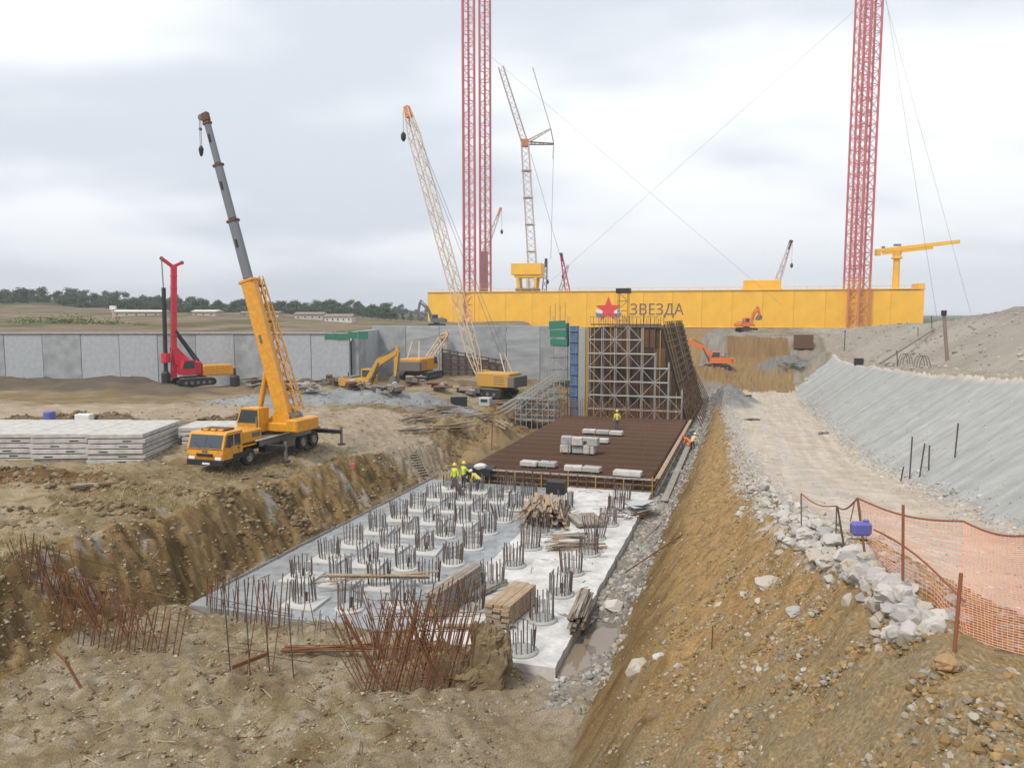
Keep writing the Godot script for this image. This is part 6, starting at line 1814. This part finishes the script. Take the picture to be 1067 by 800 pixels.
# ---------- small things and stones ----------
func build_small() -> void:
	var p := on_ground(88, 445)
	var o := thing("white_cabinet", "white site cabinet standing behind the concrete panels", "cabinet", p)
	bx(o, "cabinet", Vector3(1.2, 0.95, 0.7), Vector3(0, 0.5, 0), M.white_paint)
	bx(o, "door", Vector3(0.5, 0.75, 0.03), Vector3(0.28, 0.5, 0.36), M.white_paint)
	p = on_ground(368, 494)
	o = thing("fuel_can", "small red can with a handle standing on the bank edge", "can", p)
	bx(o, "body", Vector3(0.27, 0.36, 0.18), Vector3(0, 0.2, 0), M.tower_red, Basis.IDENTITY, 0.05)
	bx(o, "handle", Vector3(0.18, 0.04, 0.04), Vector3(0, 0.42, 0), M.star_red)
	p = on_ground(511, 716)
	o = thing("soil_block", "upright lump of cut earth standing at the pale slab's near corner", "earth", p)
	part(o, "earth", lump(77, 0.55, 9), M.lump_soil, Vector3(0, 0.55, 0), Basis.from_scale(Vector3(0.78, 1.25, 0.62)))
	part(o, "earth_cap", lump(78, 0.6, 8), M.lump_soil, Vector3(0.12, 1.55, 0), Basis.from_scale(Vector3(0.5, 0.3, 0.45)))
	part(o, "earth_foot", lump(79, 0.6, 8), M.lump_soil, Vector3(-0.7, 0.2, 0.1), Basis.from_scale(Vector3(0.8, 0.55, 0.6)))
	p = on_ground(52, 448)
	o = thing("blue_barrel", "blue barrel standing behind the concrete panels", "barrel", p)
	part(o, "drum", lathe([[0, 0], [0.4, 0], [0.42, 0.05], [0.42, 0.5], [0.45, 0.53], [0.42, 0.56], [0.42, 1.2], [0.38, 1.3], [0, 1.3]], 20), M.blue_plastic)
	p = on_ground(478, 424)
	o = thing("site_container", "dark open container beside the dumped boards", "container", p, Basis(Vector3.UP, 0.2))
	bx(o, "body", Vector3(1.7, 1.1, 1.2), Vector3(0, 0.5, 0), M.black)
	bx(o, "lid", Vector3(1.75, 0.08, 1.25), Vector3(0, 1.1, 0), M.dusty_steel)
	p = on_ground(506, 424)
	o = thing("site_cabin", "small pale grey cabin among scrap beside the crawler crane", "cabin", p, Basis(Vector3.UP, -0.3))
	bx(o, "body", Vector3(1.3, 1.0, 1.1), Vector3(0, 0.45, 0), M.tarp_grey, Basis.IDENTITY, 0.08)
	bx(o, "window", Vector3(0.8, 0.35, 0.03), Vector3(0, 0.62, 0.56), M.window_dark)
	for a in [[500, 488, "white sack lying on the mat's black corner sheet"], [460, 512, "white plastic sack beside the workers on the grey slab"], [729, 437, "white bag on the gravel beside the formwork"], [716, 455, "pale sack halfway along the mat's side rail"], [702, 497, "white stone coloured bag at the bank's foot"]]:
		p = on_ground(a[0], a[1]) if a[0] > 690 else at_level(a[0], a[1], 1.1 if a[0] == 500 else 0.0)
		var q := thing("white_sack", a[2], "sack", p, Basis(Vector3.UP, rng.randf() * 3.0))
		part(q, "sack", lump(a[0], 0.25), M.cloth_white, Vector3(0, 0.15, 0), Basis.from_scale(Vector3(0.5, 0.26, 0.34)))
	p = W(51.6, -18.6, 1.05)
	o = thing("black_sheet", "black sheet over the rebar mat's corner by the workers", "sheet", p, DB)
	bx(o, "sheet", Vector3(2.2, 0.05, 1.4), Vector3(0.2, 0.08, 0.2), M.black, Basis(Vector3.FORWARD, 0.05), 0.02)
	bx(o, "hanging_flap", Vector3(2.2, 0.6, 0.05), Vector3(0.2, -0.2, 0.9), M.black, Basis(Vector3.RIGHT, 0.1), 0.02)
	for a in [[463, 494, 0.06, "wooden prop leaning behind the workers"], [512, 470, 0.05, "rusty stake on the yellow earth mound"]]:
		p = on_ground(a[0], a[1])
		o = thing("timber_prop", a[3], "prop", p)
		bar(o, "prop", Vector3(0, -0.3, 0), Vector3(0.1 if a[0] > 500 else -0.7, 2.6, 0), a[2], M.wood_old if a[0] < 500 else M.rust_bright)
	p = at_level(472, 516, 0.0)
	o = thing("steel_plate", "dark bent steel plate leaning next to the workers", "plate", p)
	bx(o, "plate", Vector3(0.35, 1.3, 0.06), Vector3(0.35, 0.55, 0), M.rebar_dark, Basis(Vector3.FORWARD, -0.5), 0.01)
	for k in 9:                                              # scrap dumped along the foot of the far mounds
		var q := on_ground(270 + k * 27, 402 + (k % 3) * 5)
		var s := thing("scrap_heap", "low heap of dark scrap steel on the ground before the dock walls", "scrap", q, Basis(Vector3.UP, k * 0.7), "scrap heaps before the dock walls")
		for i in 9: bx(s, "piece", Vector3([1.6, 0.7, 2.2][i % 3], [0.5, 0.7, 0.15][i % 3], 0.5), Vector3(rng.randf_range(-1.5, 1.5), 0.25 + 0.06 * i, rng.randf_range(-0.6, 0.6)), [M.dusty_steel, M.rust, M.concrete, M.wood_old][rng.randi() % 4], Basis(Vector3.UP, rng.randf() * 3.0) * Basis(Vector3.RIGHT, rng.randf_range(-0.4, 0.4)), 0.04)

func lump(sd: int, amp: float, det := 2) -> ArrayMesh:        # a rock: a subdivided ball, pushed in and out and cut by flats
	var key := ["lump", sd, amp, det]
	if cache.has(key): return cache[key]
	var f := FastNoiseLite.new()
	f.seed = sd; f.frequency = 0.9
	var r := RandomNumberGenerator.new()
	r.seed = sd
	var cuts := []
	for k in 9: cuts.append([Vector3(r.randfn(), r.randfn(), r.randfn()).normalized(), r.randf_range(0.62, 0.9)])
	var sphere := SphereMesh.new()
	sphere.radius = 1.0; sphere.height = 2.0
	sphere.radial_segments = 6 * det; sphere.rings = 3 * det
	var a := sphere.get_mesh_arrays()
	var V: PackedVector3Array = a[Mesh.ARRAY_VERTEX]
	var I: PackedInt32Array = a[Mesh.ARRAY_INDEX]
	var mb := MB.new()
	var Q := PackedVector3Array()
	for v in V:
		var p := v.normalized()
		p *= 1.0 + amp * f.get_noise_3dv(p * 1.4) + (0.14 * f.get_noise_3dv(p * 5.0) + 0.1 * absf(f.get_noise_3dv(p * 11.0)) if det > 5 else 0.0)
		for c in cuts:
			var e: float = p.dot(c[0]) - c[1]
			if e > 0.0: p -= c[0] * e * (1.0 if det < 6 else 0.55)
		Q.append(p)
	for i in range(0, I.size(), 3): mb.tri(Q[I[i]], Q[I[i + 1]], Q[I[i + 2]], V[I[i]] + V[I[i + 1]] + V[I[i + 2]])
	cache[key] = mb.done()
	return cache[key]

func scatter(called: String, label: String, category: String, count: int, sd: int, where: Callable, lo: float, hi: float, cols: Array) -> void:
	var mm := MultiMesh.new()
	mm.transform_format = MultiMesh.TRANSFORM_3D
	mm.use_colors = true
	mm.mesh = lump(sd, 0.35, 1)
	var r := RandomNumberGenerator.new()
	r.seed = sd
	var ts := []
	while ts.size() < count:
		var q: Vector2 = where.call(r)
		var p := W(q.x, q.y, 0)
		if Vector2((p.x - 3.4) / 1.1, (-p.z - 28.3) / 1.5).length() < 1.0 or Vector2((p.x - 2.0) / 0.9, (-p.z - 26.5) / 1.5).length() < 1.0: continue
		p.y = height(q.x, q.y)
		var s := lo * pow(hi / lo, pow(r.randf(), 2.2))
		ts.append([Transform3D(Basis(Vector3(r.randfn(), r.randfn(), r.randfn()).normalized(), r.randf() * 6.0).scaled(Vector3(s, s * 0.7, s)), p + Vector3(0, s * 0.15, 0)), cols[r.randi() % cols.size()] * r.randf_range(0.75, 1.1)])
	mm.instance_count = count
	for i in count:
		mm.set_instance_transform(i, ts[i][0])
		mm.set_instance_color(i, ts[i][1])
	var o := MultiMeshInstance3D.new()
	o.name = numbered(called)
	o.multimesh = mm
	o.material_override = M.clods
	add_child(o)
	tag(o, label, category)
	o.set_meta("kind", "stuff")

func build_stones() -> void:
	var pale := [Color(0.60, 0.575, 0.54), Color(0.52, 0.50, 0.475), Color(0.66, 0.625, 0.58), Color(0.43, 0.42, 0.41), Color(0.57, 0.51, 0.43)]
	var earth := [Color(0.36, 0.24, 0.11), Color(0.28, 0.19, 0.09), Color(0.44, 0.31, 0.15), Color(0.32, 0.28, 0.21), Color(0.5, 0.45, 0.37)]
	var tan := [Color(0.50, 0.42, 0.30), Color(0.40, 0.32, 0.21), Color(0.29, 0.21, 0.125), Color(0.55, 0.48, 0.37), Color(0.36, 0.29, 0.19)]
	scatter("gravel", "grey broken gravel in the trench beside the pale slab", "gravel", 16000, 41, func(r): return Vector2(r.randf_range(22, 80) if r.randf() < 0.75 else r.randf_range(80, 125), r.randf_range(-6.0, -4.1) + absf(r.randfn()) * 0.3), 0.025, 0.19, [Color(0.45, 0.435, 0.41), Color(0.36, 0.35, 0.33), Color(0.56, 0.54, 0.5), Color(0.30, 0.285, 0.26), Color(0.42, 0.37, 0.29)])
	scatter("gravel", "pale crushed stone along the haul road's edge above the bank", "gravel", 9000, 42, func(r):
		var u: float = r.randf_range(12, 95)
		return Vector2(u, brink(u) + r.randfn() * 0.45 + 0.3), 0.015, 0.085, pale)
	scatter("earth_clods", "ochre clods and pebbles strewn over the spoil slope", "clods", 34000, 43, func(r):
		var u: float = 3.0 + pow(r.randf(), 1.6) * 60.0
		return Vector2(u, lerpf(TOE + 0.5, brink(u) + 0.3, sqrt(r.randf()))), 0.008, 0.07, earth)
	scatter("earth_clods", "fine ochre grit and pebbles on the spoil slope below the last fence post", "clods", 46000, 50, func(r):
		var u: float = r.randf_range(3.5, 20.0)
		return Vector2(u, lerpf(TOE + 1.5, brink(u) + 1.6, sqrt(r.randf()))), 0.009, 0.06, earth)
	scatter("earth_clods", "tan clods strewn over the level ground round the truck crane", "clods", 20000, 44, func(r): return Vector2(r.randf_range(8, 75), -23.0 - pow(r.randf(), 1.3) * 30.0), 0.02, 0.13, tan)
	scatter("earth_clods", "brown clods on the earth at the near end of the slabs", "clods", 26000, 45, func(r): return Vector2(r.randf_range(15, 26.0), r.randf_range(-26, -6.4)), 0.012, 0.085, [Color(0.33, 0.26, 0.165), Color(0.25, 0.18, 0.10), Color(0.42, 0.35, 0.24), Color(0.19, 0.14, 0.08), Color(0.52, 0.46, 0.36)])
	scatter("gravel", "pale stones along the foot of the grey concrete slope", "gravel", 4000, 46, func(r): return Vector2(r.randf_range(15, 110), 7.0 + r.randfn() * 0.4), 0.025, 0.13, pale)
	scatter("earth_clods", "brown lumps lying at the foot of the earth bank", "clods", 3500, 47, func(r): return Vector2(r.randf_range(22, 80), -22.3 - absf(r.randfn()) * 0.9), 0.03, 0.16, [Color(0.27, 0.18, 0.09), Color(0.35, 0.24, 0.12), Color(0.2, 0.14, 0.08), Color(0.42, 0.33, 0.2)])
	scatter("gravel", "grey rubble on the upper hillside", "gravel", 3500, 48, func(r): return Vector2(r.randf_range(40, 200), r.randf_range(13.6, 42)), 0.05, 0.3, [Color(0.46, 0.43, 0.39), Color(0.38, 0.36, 0.33), Color(0.54, 0.5, 0.44)])
	scatter("gravel", "small stones that rolled onto the grey concrete slope", "gravel", 1600, 53, func(r): return Vector2(r.randf_range(18, 110), 7.4 + absf(r.randfn()) * 2.4), 0.015, 0.08, pale)
	scatter("gravel", "fine pale grit scattered over the haul road", "gravel", 5000, 49, func(r):
		var u: float = r.randf_range(10, 80)
		return Vector2(u, r.randf_range(brink(u), 7.2)), 0.012, 0.07, pale)
	var heaps := [[-21.0, 38.0, 3.5, 1.0], [-15.0, 37.5, 2.6, 0.8], [-19.0, 33.5, 3.0, 0.8], [-27.0, 39.5, 5.0, 1.2], [-36.0, 62.0, 8.0, 1.0], [-22.0, 60.5, 4.0, 1.0], [-12.0, 41.0, 2.0, 0.7], [-22.0, 30.0, 2.5, 0.8]]
	scatter("earth_clods", "dark brown clod ridges on the ground before the concrete panels", "clods", 5000, 51, func(r):
		var h: Array = heaps[r.randi() % heaps.size()]
		return UV(h[0] + r.randfn() * h[2] * 0.5, -(h[1] + r.randfn() * h[3] * 0.5)), 0.04, 0.26, [Color(0.24, 0.17, 0.095), Color(0.31, 0.23, 0.135), Color(0.2, 0.15, 0.08), Color(0.38, 0.31, 0.2)])
	build_grass()
	var tw := MultiMesh.new()
	tw.transform_format = MultiMesh.TRANSFORM_3D
	tw.use_colors = true
	tw.mesh = cbox(Vector3(0.022, 0.022, 0.5), 0.004)
	tw.instance_count = 1100
	var r2 := RandomNumberGenerator.new()
	r2.seed = 64
	for i in 1100:
		var q := Vector2(r2.randf_range(14, 26), r2.randf_range(-25, -9)) if i < 450 else (Vector2(r2.randf_range(14, 70), -24.5 - absf(r2.randfn()) * 9.0) if i < 850 else Vector2(r2.randf_range(26, 50.5), r2.randf_range(-21.5, -6.3)))
		var p := W(q.x, q.y, 0)
		p.y = height(q.x, q.y) + 0.05 if i < 850 else (0.18 if q.y > -11.7 else 0.02)
		var s := r2.randf_range(0.4, 1.7)
		tw.set_instance_transform(i, Transform3D(Basis(Vector3.UP, r2.randf() * 6.0) * Basis(Vector3.RIGHT, r2.randfn() * (0.2 if i < 850 else 0.02)) * Basis.from_scale(Vector3(1.0, 1.0, s)), p))
		tw.set_instance_color(i, [Color(0.3, 0.21, 0.12), Color(0.42, 0.33, 0.21), Color(0.22, 0.10, 0.05), Color(0.5, 0.43, 0.33)][i % 4])
	var to := MultiMeshInstance3D.new()
	to.name = numbered("wood_scraps")
	to.multimesh = tw
	to.material_override = M.clods
	add_child(to)
	tag(to, "small wood splinters and wire ends strewn over slabs and earth", "scraps")
	to.set_meta("kind", "stuff")
	# the rubble heap by the fence: single rocks
	for i in 280:
		var px := 0.0
		var py := 0.0
		var big := rng.randf_range(0.055, 0.16)
		if i < 200:
			var f := rng.randf()
			px = lerpf(800, 945, f) + rng.randfn() * 12.0
			py = lerpf(530, 632, f) + rng.randfn() * 14.0
		elif i < 240:
			px = lerpf(772, 815, rng.randf()) + rng.randfn() * 7.0
			py = lerpf(470, 545, rng.randf())
		else:
			px = lerpf(930, 1000, rng.randf()); py = lerpf(630, 660, rng.randf()) + rng.randfn() * 8.0
		var p := on_ground(px, py)
		if i < 200 and rng.randf() < 0.3: big *= 1.4
		p.y += big * rng.randf_range(0.1, 0.9) * (1.0 if i < 200 else 0.3)
		rock("pale grey broken rock in the rubble heap beside the mesh fence", p, big, i, pale, "rocks of the rubble heap")
	for a in [[890, 592, 0.27], [872, 574, 0.2], [905, 606, 0.18], [930, 640, 0.17], [862, 600, 0.16], [925, 616, 0.14]]:
		rock("big pale boulder in the rubble heap beside the mesh fence", on_ground(a[0], a[1]) + Vector3(0, a[2] * 0.35, 0), a[2], int(a[0]), [Color(0.60, 0.585, 0.56)], "boulders of the rubble heap")
	for a in [[800, 614, 0.21, "long pale rock lying alone in the middle of the ochre slope"], [752, 634, 0.12, "small pale rock just below the long one on the ochre slope"], [775, 625, 0.1, "pale stone next to the long rock on the ochre slope"], [827, 645, 0.14, "blocky pale rock lower on the ochre slope than the long one"], [664, 703, 0.3, "flat grey rock half buried low on the spoil slope"], [688, 687, 0.14, "small white rock above the flat grey one"], [640, 635, 0.35, "grey stone block beside the muddy puddle"], [704, 496, 0.5, "pale boulder at the foot of the bank beside the mat"], [986, 697, 0.1, "orange brown stone under the last fence post"]]:
		rock(a[3], on_ground(a[0], a[1]) + Vector3(0, a[2] * 0.25, 0), a[2], int(a[0]) + 3, pale if a[0] < 980 else [Color(0.5, 0.32, 0.16)], "")
	for i in 40:
		var p := on_ground(rng.randf_range(700, 1000), rng.randf_range(630, 720))
		rock("small pale stone strewn on the ochre spoil slope", p, rng.randf_range(0.04, 0.08), i + 400, pale + earth, "small stones on the spoil slope")

func rock(label: String, p: Vector3, s: float, sd: int, cols: Array, group: String) -> void:
	var r := RandomNumberGenerator.new()
	r.seed = sd
	var c: Color = cols[r.randi() % cols.size()]
	var k := "rock_%d" % (int(c.r * 100.0))
	if not M.has(k): mat(k, c.linear_to_srgb(), 0.9, T.grain, Vector3.ONE * 1.5, 0.0, 1.0)
	var o := part(self, "rock", lump(100 + sd % 9, 0.5, 3), M[k], p, Basis(Vector3(r.randfn(), r.randfn() + 1.5, r.randfn()).normalized(), r.randf() * 6.0).scaled(Vector3(s * r.randf_range(0.9, 1.35), s * r.randf_range(0.7, 1.0), s)))
	tag(o, label, "rock", group)

func build_grass() -> void:                                   # thin olive weeds on the level ground above the bank
	var mb := MB.new()
	var r := RandomNumberGenerator.new()
	r.seed = 91
	for k in 14:
		var a := r.randf() * TAU
		var p := Vector3(r.randfn() * 0.09, 0, r.randfn() * 0.09)
		var s := Vector3(cos(a), 0, sin(a)) * 0.014
		var tip := p + Vector3(r.randfn() * 0.08, r.randf_range(0.1, 0.24), r.randfn() * 0.08)
		mb.tri(p - s, p + s, tip, Vector3(-s.z, 0.3, s.x))
	var mm := MultiMesh.new()
	mm.transform_format = MultiMesh.TRANSFORM_3D
	mm.use_colors = true
	mm.mesh = mb.done()
	var ts := []
	while ts.size() < 1500:
		var q := Vector2(r.randf_range(12.0, 46.0), -24.8 - absf(r.randfn()) * 6.0)
		var p := W(q.x, q.y, 0)
		if n_b.get_noise_2d(p.x * 0.5 + 9.0, p.z * 0.5) + 0.5 * n_a.get_noise_2d(p.x * 3.0, p.z * 3.0) < 0.12: continue
		p.y = height(q.x, q.y)
		ts.append([Transform3D(Basis(Vector3.UP, r.randf() * 6.0).scaled(Vector3.ONE * r.randf_range(0.6, 1.3)), p), Color(0.27, 0.22, 0.10).lerp(Color(0.44, 0.36, 0.2), r.randf())])
	mm.instance_count = ts.size()
	for i in ts.size():
		mm.set_instance_transform(i, ts[i][0])
		mm.set_instance_color(i, ts[i][1])
	var o := MultiMeshInstance3D.new()
	o.name = numbered("grass")
	o.multimesh = mm
	o.material_override = M.leaves
	add_child(o)
	tag(o, "thin olive weeds growing on the level ground above the bank", "grass")
	o.set_meta("kind", "stuff")
